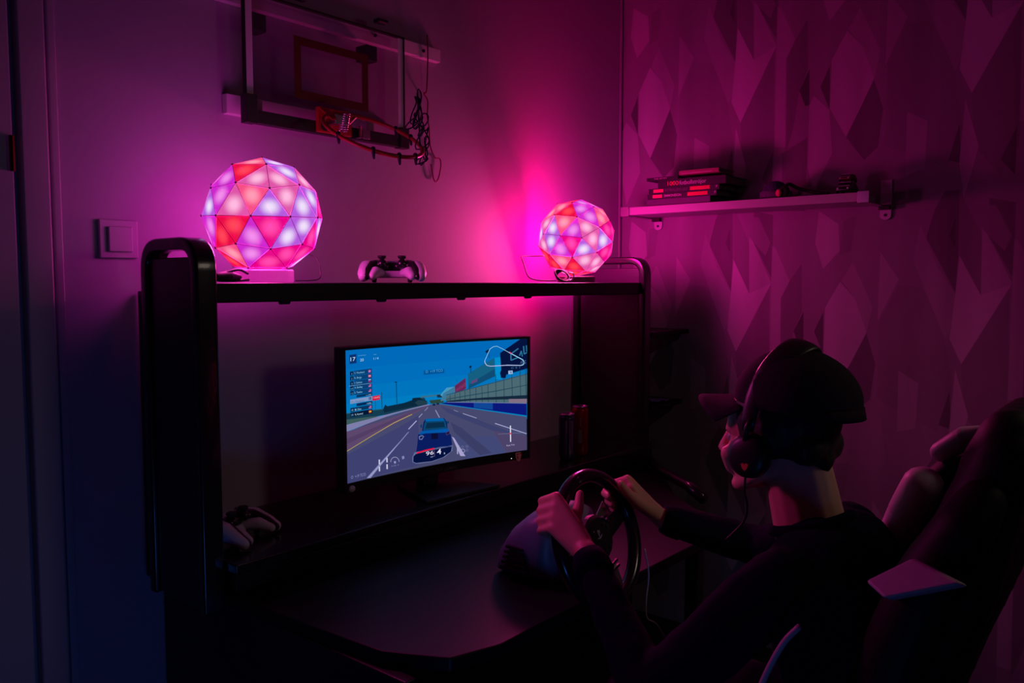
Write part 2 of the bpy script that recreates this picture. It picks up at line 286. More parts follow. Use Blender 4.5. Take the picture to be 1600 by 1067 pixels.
SCR=[[[0,105,185],[[0,0],[1,0],[1,0.14],[0,0.14]]],[[0,110,188],[[0,0.14],[1,0.14],[1,0.28],[0,0.28]]],[[0,117,190],[[0,0.28],[1,0.28],[1,0.4],[0,0.4]]],[[0,124,193],[[0,0.4],[1,0.4],[1,0.5],[0,0.5]]],[[0,130,194],[[0,0.5],[1,0.5],[1,0.58],[0,0.58]]],[[0,132,192],[[0,0.58],[1,0.58],[1,0.72],[0,0.72]]],[[70,72,110],[[-0.0009,0.6134],[0.1692,0.5528],[0.4359,0.4937],[0.5072,0.5019],[0.9981,0.6992],[1.0,1.0],[-0.0,1.0]]],[[62,64,112],[[0.0003,0.7836],[0.2665,0.6499],[0.3842,0.5723],[0.3865,0.9795],[-0.0,1.0]]],[[66,72,118],[[0.5645,0.7853],[1.0011,0.8754],[1.0,1.0],[0.6515,1.0067]]],[[92,70,108],[[-0.0002,0.6075],[0.1931,0.5704],[0.3839,0.5202],[0.436,0.5002],[0.4448,0.5019],[0.3669,0.5492],[-0.0004,0.753]]],[[82,62,100],[[-0.0002,0.662],[0.1931,0.5955],[0.3839,0.5202],[0.436,0.5002],[0.2093,0.6117],[-0.0003,0.7044]]],[[58,62,102],[[0.5634,0.6633],[0.6295,0.7324],[0.7989,0.9834],[0.729,0.986],[0.5827,0.7489]]],[[60,64,108],[[0.5074,0.5178],[0.5624,0.5553],[0.9981,0.8893],[0.9991,0.9483],[0.5442,0.5785]]],[[76,66,104],[[0.8063,0.7867],[1.0011,0.8754],[1.0033,1.0038],[0.8812,1.0053]]],[[35,85,95],[[0.0,0.4688],[0.1929,0.4764],[0.193,0.5077],[-0.0001,0.5411]]],[[20,60,80],[[0.0,0.4748],[0.1929,0.4826],[0.2169,0.4622],[0.3578,0.4505],[0.3662,0.4236],[0.418,0.4289],[0.4359,0.491],[0.2496,0.5254],[0.0155,0.5323],[-0.0,0.529]]],[[60,90,90],[[-0.0,0.5169],[0.1691,0.5278],[0.1377,0.5461],[-0.0001,0.5555]]],[[10,40,62],[[0.1929,0.4826],[0.2048,0.4474],[0.2169,0.4622],[0.3072,0.4539],[0.3578,0.4376],[0.3834,0.4254],[0.4357,0.4648],[0.4184,0.4877],[0.201,0.5093]]],[[125,125,170],[[-0.0001,0.5555],[0.185,0.5311],[0.4359,0.491],[0.4536,0.497],[0.2496,0.5318],[-0.0002,0.6075]]],[[10,35,55],[[0.3534,0.4239],[0.4006,0.4271],[0.4008,0.4519],[0.3493,0.4489]]],[[30,60,75],[[0.3664,0.465],[0.3835,0.4448],[0.4182,0.4564],[0.4402,0.4787],[0.4184,0.4877],[0.3837,0.489]]],[[15,60,90],[[0.268,0.2822],[0.2703,0.4534],[0.2662,0.4527],[0.2639,0.2817]]],[[15,60,90],[[0.2567,0.2768],[0.2706,0.2764],[0.2712,0.284],[0.2573,0.2844]]],[[15,60,90],[[0.1886,0.347],[0.1905,0.4759],[0.1873,0.4753],[0.1855,0.3466]]],[[20,80,115],[[0.1543,0.3945],[0.1545,0.4875],[0.1521,0.487],[0.152,0.394]]],[[50,110,140],[[0.3962,0.416],[0.5383,0.417],[0.5384,0.433],[0.3963,0.4316]]],[[15,45,70],[[0.4886,0.4217],[0.5383,0.4236],[0.5386,0.4503],[0.4888,0.4441]]],[[40,70,60],[[0.4445,0.4599],[0.525,0.4612],[0.5253,0.4946],[0.4535,0.4891]]],[[70,150,190],[[0.5066,0.4248],[0.5424,0.371],[0.5884,0.3691],[0.5939,0.4534],[0.5249,0.4546]]],[[60,120,155],[[0.5246,0.4146],[0.5931,0.3658],[0.5988,0.4745],[0.507,0.4779]]],[[100,35,85],[[0.5884,0.361],[0.6497,0.303],[0.6517,0.3983],[0.5909,0.4287]]],[[120,45,90],[[0.5933,0.3927],[0.6492,0.3409],[0.6495,0.3748],[0.5954,0.4133]]],[[20,95,130],[[0.6627,0.2723],[0.8137,0.1503],[0.818,0.3109],[0.6641,0.4003]]],[[15,75,115],[[0.6732,0.3582],[0.8151,0.2478],[0.818,0.3109],[0.6641,0.4003]]],[[90,70,120],[[0.6806,0.3389],[0.7161,0.3168],[0.7164,0.3443],[0.6809,0.3621]]],[[0,140,205],[[0.8157,0.1505],[0.8501,0.1475],[0.855,0.3443],[0.8183,0.3389]]],[[5,18,62],[[0.8455,0.1121],[0.9596,-0.0034],[1.0,0.0],[1.0025,0.2654],[0.8811,0.3058],[0.8764,0.3362],[0.8507,0.3296],[0.845,0.2867],[0.8517,0.2596]]],[[40,110,150],[[0.9529,0.0848],[0.9096,0.1298],[0.9049,0.1217],[0.948,0.0767]]],[[40,110,150],[[0.9109,0.1261],[0.9118,0.1827],[0.9045,0.1819],[0.9036,0.1254]]],[[40,110,150],[[0.9065,0.1776],[0.9501,0.1543],[0.9534,0.1637],[0.9098,0.1869]]],[[40,110,150],[[0.9537,0.1437],[0.9636,0.1021],[0.9697,0.1054],[0.9598,0.147]]],[[40,110,150],[[0.9698,0.1034],[0.9759,0.154],[0.9696,0.1545],[0.9635,0.104]]],[[40,110,150],[[0.9835,0.0625],[0.9868,0.1342],[0.9794,0.1338],[0.976,0.0622]]],[[40,110,150],[[0.9809,0.1296],[0.9967,0.117],[1.0011,0.1258],[0.9852,0.1384]]],[[40,110,150],[[0.9988,0.0569],[1.0009,0.1143],[0.9945,0.1139],[0.9924,0.0565]]],[[75,105,115],[[0.5385,0.4437],[0.6546,0.4028],[0.8207,0.3602],[1.0021,0.3085],[0.9993,0.583],[0.5435,0.4953]]],[[45,80,95],[[0.5387,0.4637],[0.8217,0.4374],[0.9985,0.409],[0.9986,0.4177],[0.8219,0.4473],[0.5388,0.4731]]],[[20,60,80],[[0.5627,0.4345],[0.5633,0.4963],[0.5605,0.4958],[0.5599,0.4341]]],[[20,60,80],[[0.5904,0.4259],[0.5911,0.5015],[0.5883,0.501],[0.5876,0.4254]]],[[20,60,80],[[0.6183,0.4199],[0.6192,0.5067],[0.6164,0.5062],[0.6155,0.4194]]],[[20,60,80],[[0.6466,0.411],[0.6477,0.512],[0.6448,0.5114],[0.6437,0.4106]]],[[20,60,80],[[0.6751,0.4021],[0.6764,0.5173],[0.6735,0.5168],[0.6722,0.4017]]],[[20,60,80],[[0.7088,0.3967],[0.7103,0.5236],[0.7074,0.523],[0.7059,0.3962]]],[[20,60,80],[[0.7429,0.3884],[0.7446,0.53],[0.7417,0.5294],[0.7399,0.3879]]],[[20,60,80],[[0.7773,0.38],[0.7794,0.5364],[0.7764,0.5358],[0.7744,0.3795]]],[[20,60,80],[[0.8213,0.2974],[0.8248,0.5476],[0.8217,0.5471],[0.8183,0.297]]],[[20,60,80],[[0.8676,0.3321],[0.8709,0.5562],[0.8678,0.5556],[0.8645,0.3317]]],[[20,60,80],[[0.9133,0.282],[0.9178,0.5649],[0.9146,0.5643],[0.9102,0.2816]]],[[20,60,80],[[0.9605,0.2741],[0.9654,0.5738],[0.9622,0.5732],[0.9573,0.2737]]],[[20,60,80],[[0.9921,0.2568],[0.9977,0.5798],[0.9944,0.5792],[0.9889,0.2564]]],[[25,70,95],[[0.5379,0.4303],[0.8201,0.3616],[0.8213,0.3672],[0.5389,0.4356]]],[[25,70,95],[[0.8201,0.3617],[1.0016,0.3115],[1.0029,0.3172],[0.8214,0.3672]]],[[20,40,60],[[0.5388,0.4811],[0.7525,0.4883],[1.0001,0.5033],[0.9986,0.5393],[0.694,0.5013],[0.5435,0.4953]]],[[130,110,130],[[0.8947,0.5236],[0.9985,0.5364],[0.9992,0.5743],[0.8952,0.555]]],[[10,22,120],[[0.5072,0.4965],[0.5435,0.4927],[0.9971,0.5782],[0.9979,0.6875],[0.7538,0.5929]]],[[15,70,150],[[0.6943,0.5234],[0.803,0.5422],[0.8038,0.6027],[0.6948,0.5648]]],[[120,130,180],[[0.5435,0.4906],[0.9971,0.5761],[0.9971,0.5804],[0.5435,0.4947]]],[[15,70,110],[[0.6796,0.2093],[0.6822,0.264],[0.6774,0.2637],[0.6749,0.209]]],[[5,30,60],[[0.6696,0.2082],[0.681,0.2001],[0.6831,0.218],[0.6717,0.2247]]],[[20,80,120],[[0.7838,0.0778],[0.7858,0.1539],[0.7818,0.1536],[0.7798,0.0775]]],[[5,30,60],[[0.7612,0.0893],[0.7817,0.0708],[0.7791,0.0953],[0.7674,0.1078]]],[[20,80,120],[[0.5995,0.3089],[0.6006,0.3333],[0.5979,0.3331],[0.5967,0.3087]]],[[145,150,195],[[0.1029,0.9922],[0.2834,0.7564],[0.3251,0.6955],[0.3335,0.691],[0.1224,0.9981]]],[[165,165,205],[[0.3274,0.6675],[0.3722,0.6086],[0.3759,0.615],[0.331,0.6738]]],[[160,160,200],[[0.3848,0.5862],[0.4045,0.559],[0.407,0.5631],[0.3873,0.5904]]],[[150,150,190],[[0.4178,0.5385],[0.4369,0.5135],[0.4388,0.5166],[0.4197,0.5417]]],[[185,165,80],[[-0.0011,0.7531],[0.2491,0.5992],[0.2506,0.604],[0.0003,0.7578]]],[[185,165,80],[[0.2492,0.5991],[0.3491,0.5523],[0.3505,0.5573],[0.2505,0.6041]]],[[165,160,205],[[0.5691,0.7864],[0.5832,0.8034],[0.6463,0.9734],[0.6177,0.9656]]],[[165,165,205],[[0.4804,0.5446],[0.5025,0.6115],[0.4993,0.6133],[0.4772,0.5464]]],[[160,160,200],[[0.6336,0.6021],[0.711,0.6566],[0.7098,0.6616],[0.6324,0.6071]]],[[165,165,210],[[0.8164,0.7219],[0.9983,0.8493],[0.9966,0.8558],[0.8148,0.7282]]],[[140,140,180],[[0.5815,0.5639],[0.605,0.5821],[0.604,0.5857],[0.5805,0.5675]]],[[15,25,50],[[0.4633,0.4909],[0.4784,0.4938],[0.4786,0.5084],[0.4634,0.5055]]],[[25,30,60],[[0.4838,0.4882],[0.4999,0.4912],[0.5,0.5045],[0.4839,0.5014]]],[[8,28,95],[[0.4235,0.6067],[0.5263,0.6217],[0.5431,0.6589],[0.5475,0.7407],[0.5644,0.7717],[0.5707,0.8547],[0.5653,0.8738],[0.4652,0.8748],[0.3687,0.8824],[0.3769,0.8058],[0.3816,0.7284],[0.4023,0.707],[0.4123,0.6305]]],[[0,95,165],[[0.4235,0.6067],[0.5218,0.6221],[0.5311,0.6455],[0.4228,0.6302]]],[[10,70,110],[[0.4193,0.632],[0.5339,0.6475],[0.5436,0.7128],[0.4092,0.6981]]],[[8,45,75],[[0.4299,0.6422],[0.5248,0.6549],[0.5316,0.6993],[0.4214,0.6877]]],[[0,85,165],[[0.4058,0.7012],[0.5473,0.7137],[0.553,0.7352],[0.5457,0.747],[0.4199,0.7269],[0.3894,0.7302],[0.3868,0.7191]]],[[10,14,50],[[0.4535,0.7348],[0.4911,0.7383],[0.4914,0.7878],[0.4556,0.7831]]],[[110,120,165],[[0.3852,0.7423],[0.4025,0.7359],[0.4148,0.7494],[0.4027,0.7754],[0.3871,0.769]]],[[15,25,90],[[0.3904,0.7488],[0.4025,0.7438],[0.4096,0.7508],[0.4009,0.7671],[0.3905,0.7646]]],[[60,50,110],[[0.5347,0.7445],[0.5567,0.7361],[0.5569,0.7632],[0.5386,0.771]]],[[35,12,45],[[0.5384,0.7494],[0.5549,0.7424],[0.555,0.756],[0.5413,0.7635]]],[[15,60,110],[[0.3916,0.6548],[0.4037,0.6444],[0.4056,0.6736],[0.3969,0.6769]]],[[20,60,100],[[0.5403,0.6556],[0.5522,0.6501],[0.5542,0.6694],[0.5432,0.6751]]],[[95,105,150],[[0.3482,0.903],[0.36,0.8669],[0.5745,0.8625],[0.5731,0.9098],[0.5291,0.9524],[0.4569,0.9728],[0.3691,0.964],[0.3484,0.9424]]],[[4,16,62],[[0.355,0.8983],[0.3687,0.8824],[0.4651,0.8735],[0.5699,0.8709],[0.5638,0.9142],[0.5199,0.9499],[0.4569,0.9661],[0.3691,0.9561],[0.3535,0.9412]]],[[60,80,130],[[0.469,0.8605],[0.5096,0.8576],[0.5106,0.8644],[0.4701,0.8673]]],[[60,80,130],[[0.5099,0.8576],[0.5669,0.8667],[0.5673,0.8736],[0.5103,0.8644]]],[[225,15,55],[[0.3718,0.871],[0.4196,0.8612],[0.422,0.8732],[0.3741,0.8829]]],[[225,15,55],[[0.4199,0.8611],[0.4686,0.8578],[0.4705,0.87],[0.4217,0.8732]]],[[120,90,130],[[0.4719,0.8805],[0.4732,0.9318],[0.4705,0.9311],[0.4692,0.8799]]],[[200,200,225],[[0.1733,0.8704],[0.1734,0.9084],[0.1662,0.9063],[0.1661,0.8684]]],[[200,200,225],[[0.1734,0.9261],[0.1735,0.9629],[0.1663,0.9608],[0.1662,0.9241]]],[[200,200,225],[[0.2143,0.869],[0.2144,0.9047],[0.2071,0.9027],[0.207,0.867]]],[[200,200,225],[[0.2145,0.9201],[0.2146,0.9584],[0.2073,0.9563],[0.2072,0.918]]],[[170,170,205],[[0.2753,0.9196],[0.2739,0.9059],[0.2763,0.906],[0.2778,0.9196]]],[[170,170,205],[[0.274,0.9066],[0.2699,0.8938],[0.2721,0.8926],[0.2762,0.9053]]],[[170,170,205],[[0.2702,0.8944],[0.264,0.8841],[0.2656,0.8816],[0.2718,0.892]]],[[170,170,205],[[0.2643,0.8845],[0.2568,0.8779],[0.2577,0.8745],[0.2652,0.8812]]],[[170,170,205],[[0.2572,0.8781],[0.2492,0.8759],[0.2492,0.8721],[0.2572,0.8743]]],[[170,170,205],[[0.2496,0.8759],[0.2421,0.8784],[0.2412,0.8746],[0.2487,0.8721]]],[[170,170,205],[[0.2425,0.8782],[0.2364,0.8851],[0.2348,0.8818],[0.2409,0.8749]]],[[170,170,205],[[0.2367,0.8846],[0.2327,0.8951],[0.2306,0.8927],[0.2345,0.8822]]],[[170,170,205],[[0.2329,0.8945],[0.2315,0.9073],[0.2291,0.906],[0.2305,0.8932]]],[[150,155,200],[[0.2475,0.9076],[0.2574,0.9065],[0.2591,0.925],[0.2492,0.9248]]],[[130,135,185],[[0.2906,0.8808],[0.3023,0.8775],[0.3057,0.8992],[0.294,0.9064]]],[[215,215,235],[[0.9067,0.7622],[0.9079,0.9082],[0.9016,0.9065],[0.9004,0.7608]]],[[120,120,160],[[0.8321,0.8224],[0.9681,0.8369],[0.9683,0.8399],[0.8323,0.8253]]],[[220,40,60],[[0.8983,0.825],[0.9077,0.8272],[0.9079,0.8403],[0.8985,0.838]]],[[170,170,205],[[0.6035,0.8658],[0.6033,0.9453],[0.5977,0.9437],[0.5979,0.8643]]],[[160,160,205],[[0.6434,0.9277],[0.641,0.9368],[0.6383,0.9347],[0.6407,0.9255]]],[[160,160,205],[[0.6404,0.9377],[0.6342,0.9413],[0.6328,0.9373],[0.6389,0.9338]]],[[160,160,205],[[0.6333,0.9413],[0.6262,0.9376],[0.6266,0.9336],[0.6337,0.9373]]],[[160,160,205],[[0.6253,0.9367],[0.6206,0.9275],[0.6228,0.9254],[0.6275,0.9346]]],[[160,160,205],[[0.6203,0.9261],[0.6202,0.9157],[0.623,0.9164],[0.6232,0.9268]]],[[160,160,205],[[0.6205,0.9144],[0.625,0.9077],[0.6272,0.9109],[0.6227,0.9177]]],[[160,160,205],[[0.6259,0.9072],[0.6329,0.9072],[0.6334,0.9114],[0.6264,0.9114]]],[[160,160,205],[[0.6339,0.9077],[0.6402,0.9146],[0.6388,0.9178],[0.6325,0.9109]]],[[160,160,205],[[0.6408,0.9158],[0.6434,0.9262],[0.6407,0.927],[0.6381,0.9165]]],[[115,115,160],[[0.6368,0.8928],[0.6335,0.9003],[0.6319,0.8985],[0.6351,0.891]]],[[115,115,160],[[0.6327,0.9008],[0.626,0.8991],[0.626,0.8963],[0.6327,0.898]]],[[115,115,160],[[0.6252,0.8982],[0.6218,0.889],[0.6234,0.888],[0.6268,0.8972]]],[[115,115,160],[[0.6218,0.8876],[0.625,0.8801],[0.6267,0.8819],[0.6234,0.8894]]],[[115,115,160],[[0.6258,0.8796],[0.6325,0.8813],[0.6325,0.8841],[0.6259,0.8824]]],[[115,115,160],[[0.6333,0.8822],[0.6368,0.8914],[0.6351,0.8924],[0.6317,0.8832]]],[[115,115,160],[[0.6617,0.895],[0.6584,0.9026],[0.6567,0.9008],[0.66,0.8932]]],[[115,115,160],[[0.6576,0.9031],[0.6508,0.9013],[0.6508,0.8986],[0.6575,0.9003]]],[[115,115,160],[[0.65,0.9004],[0.6466,0.8912],[0.6482,0.8902],[0.6516,0.8995]]],[[115,115,160],[[0.6465,0.8898],[0.6498,0.8822],[0.6515,0.8841],[0.6482,0.8916]]],[[115,115,160],[[0.6506,0.8818],[0.6574,0.8835],[0.6574,0.8862],[0.6507,0.8845]]],[[115,115,160],[[0.6582,0.8844],[0.6617,0.8937],[0.66,0.8946],[0.6565,0.8853]]],[[115,115,160],[[0.662,0.927],[0.6587,0.9345],[0.6571,0.9327],[0.6603,0.9252]]],[[115,115,160],[[0.6579,0.935],[0.6512,0.9332],[0.6511,0.9305],[0.6579,0.9322]]],[[115,115,160],[[0.6503,0.9323],[0.6469,0.923],[0.6485,0.9221],[0.652,0.9314]]],[[115,115,160],[[0.6469,0.9217],[0.6501,0.9141],[0.6518,0.9159],[0.6485,0.9235]]],[[115,115,160],[[0.651,0.9136],[0.6577,0.9154],[0.6577,0.9182],[0.651,0.9164]]],[[115,115,160],[[0.6585,0.9163],[0.662,0.9256],[0.6603,0.9266],[0.6569,0.9173]]],[[150,205,240],[[0.755,0.1702],[0.7711,0.117],[0.7738,0.1189],[0.7577,0.1721]]],[[150,205,240],[[0.7711,0.117],[0.7853,0.0703],[0.7881,0.0722],[0.7738,0.1189]]],[[150,205,240],[[0.7858,0.0695],[0.8054,0.0508],[0.8073,0.0543],[0.7876,0.073]]],[[150,205,240],[[0.8061,0.0505],[0.8262,0.0483],[0.8267,0.0524],[0.8066,0.0546]]],[[150,205,240],[[0.8271,0.0486],[0.8579,0.0739],[0.8565,0.0774],[0.8257,0.0521]]],[[150,205,240],[[0.8579,0.0739],[0.8944,0.1085],[0.8928,0.1119],[0.8564,0.0773]]],[[150,205,240],[[0.8949,0.1073],[0.9746,0.18],[0.972,0.1858],[0.8923,0.1131]]],[[150,205,240],[[0.9757,0.1816],[0.9835,0.204],[0.9787,0.2065],[0.9709,0.1841]]],[[150,205,240],[[0.9837,0.2065],[0.9798,0.2275],[0.9746,0.225],[0.9785,0.204]]],[[150,205,240],[[0.9784,0.2296],[0.9647,0.2365],[0.9623,0.2297],[0.976,0.2228]]],[[150,205,240],[[0.9635,0.2367],[0.8798,0.2246],[0.8798,0.2176],[0.9635,0.2295]]],[[170,180,225],[[0.9636,0.2367],[0.8799,0.2261],[0.8798,0.219],[0.9634,0.2295]]],[[170,180,225],[[0.8801,0.2261],[0.7889,0.2242],[0.7884,0.2172],[0.8796,0.219]]],[[170,180,225],[[0.7881,0.224],[0.7681,0.2145],[0.7693,0.208],[0.7892,0.2174]]],[[170,180,225],[[0.7667,0.2129],[0.7565,0.191],[0.7606,0.1876],[0.7707,0.2096]]],[[170,180,225],[[0.7561,0.1895],[0.7539,0.1714],[0.7588,0.1709],[0.761,0.1891]]],[[220,60,120],[[0.8984,0.1045],[0.9131,0.1201],[0.9096,0.1266],[0.8949,0.111]]],[[150,180,220],[[0.8909,0.2719],[0.9158,0.2724],[0.9163,0.3037],[0.8914,0.3031]]],[[60,80,130],[[0.8983,0.2814],[0.9086,0.2814],[0.9088,0.2942],[0.8985,0.2941]]],[[0,82,150],[[0.414,0.2115],[0.5283,0.2111],[0.5286,0.2455],[0.4142,0.2451]]],[[10,50,110],[[0.0205,0.0354],[0.0555,0.032],[0.0563,0.1005],[0.0212,0.1033]]],[[8,62,115],[[0.042,0.1572],[0.1349,0.1525],[0.1349,0.188],[0.042,0.192]]],[[6,30,70],[[0.0219,0.1605],[0.039,0.1597],[0.039,0.1909],[0.0219,0.1916]]],[[8,62,115],[[0.042,0.1944],[0.1349,0.1904],[0.135,0.226],[0.0419,0.2292]]],[[6,30,70],[[0.0219,0.1976],[0.039,0.1969],[0.0389,0.2281],[0.0218,0.2287]]],[[8,62,115],[[0.0419,0.2316],[0.135,0.2284],[0.135,0.264],[0.0419,0.2665]]],[[6,30,70],[[0.0218,0.2347],[0.0389,0.2341],[0.0389,0.2654],[0.0218,0.2659]]],[[8,62,115],[[0.0419,0.2677],[0.135,0.2652],[0.135,0.3008],[0.0419,0.3027]]],[[6,30,70],[[0.0218,0.2707],[0.0389,0.2702],[0.0389,0.3015],[0.0217,0.3019]]],[[8,62,115],[[0.0419,0.3039],[0.135,0.3021],[0.1351,0.3377],[0.0419,0.3389]]],[[6,30,70],[[0.0217,0.3067],[0.0389,0.3064],[0.0389,0.3377],[0.0217,0.3379]]],[[120,175,215],[[0.0158,0.2672],[0.1349,0.264],[0.1351,0.2664],[0.0159,0.2696]]],[[4,50,95],[[0.0531,0.3424],[0.1351,0.339],[0.1351,0.3599],[0.0531,0.3605]]],[[125,150,195],[[0.0209,0.3704],[0.1351,0.366],[0.1351,0.3969],[0.0209,0.403]]],[[210,20,60],[[0.1367,0.3685],[0.176,0.3658],[0.176,0.4006],[0.1367,0.403]]],[[4,40,85],[[0.0531,0.4066],[0.1352,0.4043],[0.1352,0.4253],[0.0531,0.4273]]],[[8,52,95],[[0.0209,0.4343],[0.1352,0.4314],[0.1352,0.4598],[0.0208,0.4633]]],[[6,22,52],[[0.0208,0.4681],[0.1352,0.466],[0.1353,0.4994],[0.0208,0.5032]]],[[6,28,62],[[0.0216,0.4343],[0.0388,0.4344],[0.0388,0.4647],[0.0216,0.4645]]],[[6,28,62],[[0.0216,0.4718],[0.0388,0.472],[0.0387,0.5024],[0.0215,0.502]]],[[150,70,160],[[0.1163,0.1626],[0.1295,0.1619],[0.1295,0.1814],[0.1164,0.1821]]],[[220,150,200],[[0.1162,0.1705],[0.1293,0.1698],[0.1296,0.1735],[0.1165,0.1742]]],[[220,150,200],[[0.1237,0.1636],[0.1237,0.1819],[0.1214,0.1815],[0.1214,0.1632]]],[[215,30,80],[[0.1164,0.1991],[0.1295,0.1986],[0.1295,0.2051],[0.1164,0.2056]]],[[225,190,215],[[0.1164,0.2056],[0.1295,0.2051],[0.1295,0.2116],[0.1164,0.2122]]],[[215,30,80],[[0.1164,0.2122],[0.1295,0.2116],[0.1295,0.2181],[0.1164,0.2187]]],[[190,200,225],[[0.1164,0.2345],[0.1295,0.234],[0.1295,0.2406],[0.1164,0.2411]]],[[30,70,160],[[0.1164,0.2411],[0.1295,0.2406],[0.1296,0.2471],[0.1164,0.2476]]],[[200,30,90],[[0.1164,0.2476],[0.1296,0.2471],[0.1296,0.2536],[0.1164,0.2541]]],[[200,60,120],[[0.1164,0.2724],[0.1296,0.272],[0.1296,0.2769],[0.1164,0.2773]]],[[190,130,180],[[0.1164,0.2773],[0.1296,0.2769],[0.1296,0.2818],[0.1164,0.2822]]],[[200,60,120],[[0.1164,0.2822],[0.1296,0.2818],[0.1296,0.2868],[0.1164,0.2871]]],[[190,130,180],[[0.1164,0.2871],[0.1296,0.2868],[0.1296,0.2917],[0.1164,0.292]]],[[50,60,140],[[0.1164,0.2724],[0.1226,0.2722],[0.1226,0.282],[0.1164,0.2822]]],[[200,60,120],[[0.1164,0.3104],[0.1296,0.3101],[0.1296,0.315],[0.1165,0.3153]]],[[190,130,180],[[0.1165,0.3153],[0.1296,0.315],[0.1296,0.3199],[0.1165,0.3202]]],[[200,60,120],[[0.1165,0.3202],[0.1296,0.3199],[0.1296,0.3248],[0.1165,0.3251]]],[[190,130,180],[[0.1165,0.3251],[0.1296,0.3248],[0.1296,0.3297],[0.1165,0.33]]],[[50,60,140],[[0.1164,0.3104],[0.1226,0.3102],[0.1226,0.32],[0.1165,0.3202]]],[[200,60,120],[[0.1165,0.4368],[0.1297,0.4369],[0.1297,0.4418],[0.1165,0.4418]]],[[190,130,180],[[0.1165,0.4418],[0.1297,0.4418],[0.1297,0.4467],[0.1165,0.4467]]],[[200,60,120],[[0.1165,0.4467],[0.1297,0.4467],[0.1297,0.4517],[0.1165,0.4516]]],[[190,130,180],[[0.1165,0.4516],[0.1297,0.4517],[0.1298,0.4566],[0.1165,0.4565]]],[[50,60,140],[[0.1165,0.4368],[0.1227,0.4368],[0.1227,0.4466],[0.1165,0.4467]]],[[20,60,100],[[0.1165,0.3717],[0.1297,0.3716],[0.1297,0.3913],[0.1165,0.3913]]],[[110,140,185],[[0.1164,0.3809],[0.1295,0.3808],[0.1298,0.3845],[0.1166,0.3846]]],[[110,140,185],[[0.1223,0.3739],[0.1223,0.3924],[0.12,0.392],[0.12,0.3735]]],[[200,30,50],[[0.1166,0.4725],[0.1298,0.4727],[0.1298,0.4776],[0.1166,0.4775]]],[[225,180,30],[[0.1166,0.4775],[0.1298,0.4776],[0.1298,0.4826],[0.1166,0.4824]]],[[225,180,30],[[0.1166,0.4824],[0.1298,0.4826],[0.1298,0.4875],[0.1166,0.4873]]],[[200,30,50],[[0.1166,0.4873],[0.1298,0.4875],[0.1298,0.4925],[0.1166,0.4923]]]]
STX=[["17",0.0249,0.0823,0.0254,0.0286,[190,215,235]],["20",0.0743,0.0906,0.0183,0.0204,[160,205,230]],["1 / 4",0.1449,0.0881,0.0251,0.0183,[150,205,230]],["position",0.066,0.0488,0.0395,0.0072,[100,170,210]],["lap",0.1464,0.0504,0.0141,0.0073,[100,170,210]],["C. Woodward",0.0442,0.1805,0.0514,0.0144,[120,190,225]],["R. Berge",0.0442,0.2178,0.0362,0.0144,[120,190,225]],["I. Canhoto",0.0442,0.2551,0.0392,0.0145,[120,190,225]],["A. Barkley",0.0441,0.2913,0.0409,0.0145,[120,190,225]],["S. Tendou",0.0441,0.3287,0.0394,0.0145,[120,190,225]],["1",0.0293,0.1856,0.003,0.0143,[90,150,190]],["2",0.027,0.2224,0.0067,0.0143,[90,150,190]],["3",0.027,0.2596,0.0067,0.0144,[90,150,190]],["10",0.0247,0.2965,0.0112,0.0144,[90,150,190]],["12",0.0247,0.3326,0.0112,0.0145,[90,150,190]],["+ 1.797",0.1018,0.3593,0.0279,0.011,[150,200,225]],["17",0.0254,0.3978,0.0104,0.0145,[70,95,140]],["J. Woodhouse",0.0403,0.3969,0.0516,0.0133,[60,85,135]],["+10.475",0.1398,0.3881,0.0331,0.0135,[240,170,190]],["- 0.896",0.1019,0.423,0.0278,0.011,[150,200,225]],["M. Otto",0.044,0.4582,0.0334,0.0145,[150,200,225]],["R. Hummel",0.044,0.4946,0.041,0.0145,[170,205,225]],["18",0.0253,0.4581,0.0105,0.0145,[120,170,200]],["19",0.0253,0.4956,0.0104,0.0145,[120,170,200]],["O  +19 TCO",0.4237,0.2322,0.0959,0.0207,[70,160,215]],["96",0.4228,0.9101,0.0427,0.0318,[215,215,235]],["4",0.4834,0.9185,0.0245,0.0457,[220,220,240]],["mph",0.4477,0.9329,0.0161,0.012,[150,160,200]],["O  +19 TCO",0.0195,0.9692,0.0764,0.0222,[130,135,185]],["Race Trio",0.8802,0.9416,0.0463,0.013,[190,180,220]],["AUG",0.9591,0.2197,0.0319,0.0314,[70,100,150]],["C S 1",0.9062,0.2556,0.0504,0.0142,[60,110,150]],["N",0.8923,0.2961,0.0104,0.0141,[200,215,235]],["R",0.5234,0.9265,0.0073,0.0162,[190,195,225]],["FUEL 4",0.2329,0.9458,0.0396,0.0103,[120,125,175]]]

# ---------------------------------------------------------------- the setting
X0,X1,Y0,Y1,H=-1.6,2.96,-2.2,1.86,2.62
S=lambda n,bm,m,**k: tag(obj(n,bm,m,**k),kind='structure')
S('floor',BX(X0-.1,X1+.1,Y0-.1,Y1+.1,-.1,0),M['floor'])
S('ceiling',BX(X0-.1,X1+.1,Y0-.1,Y1+.1,H,H+.1),M['ceil'])
S('wall_back',BX(X0,X1,Y1,Y1+.1,0,H),M['wall'])
S('wall_left',BX(X0-.1,X0,Y0,Y1+.1,0,H),M['ceil'])
S('wall_front',BX(X0-.1,X1+.1,Y0-.1,Y0,0,H),M['ceil'])
wr=S('wall_right',BX(X1,X1+.1,Y0,Y1+.1,0,H),M['wall'])
polys=[((.40,.37,.44),[(Y0,0),(Y1,0),(Y1,H),(Y0,H)])]
def g(t): 
    v=.34*(t/.5)**1.75; return (v,v*.94,v*1.06)
polys[0]=(g(.47),polys[0][1])
LAY=[0]
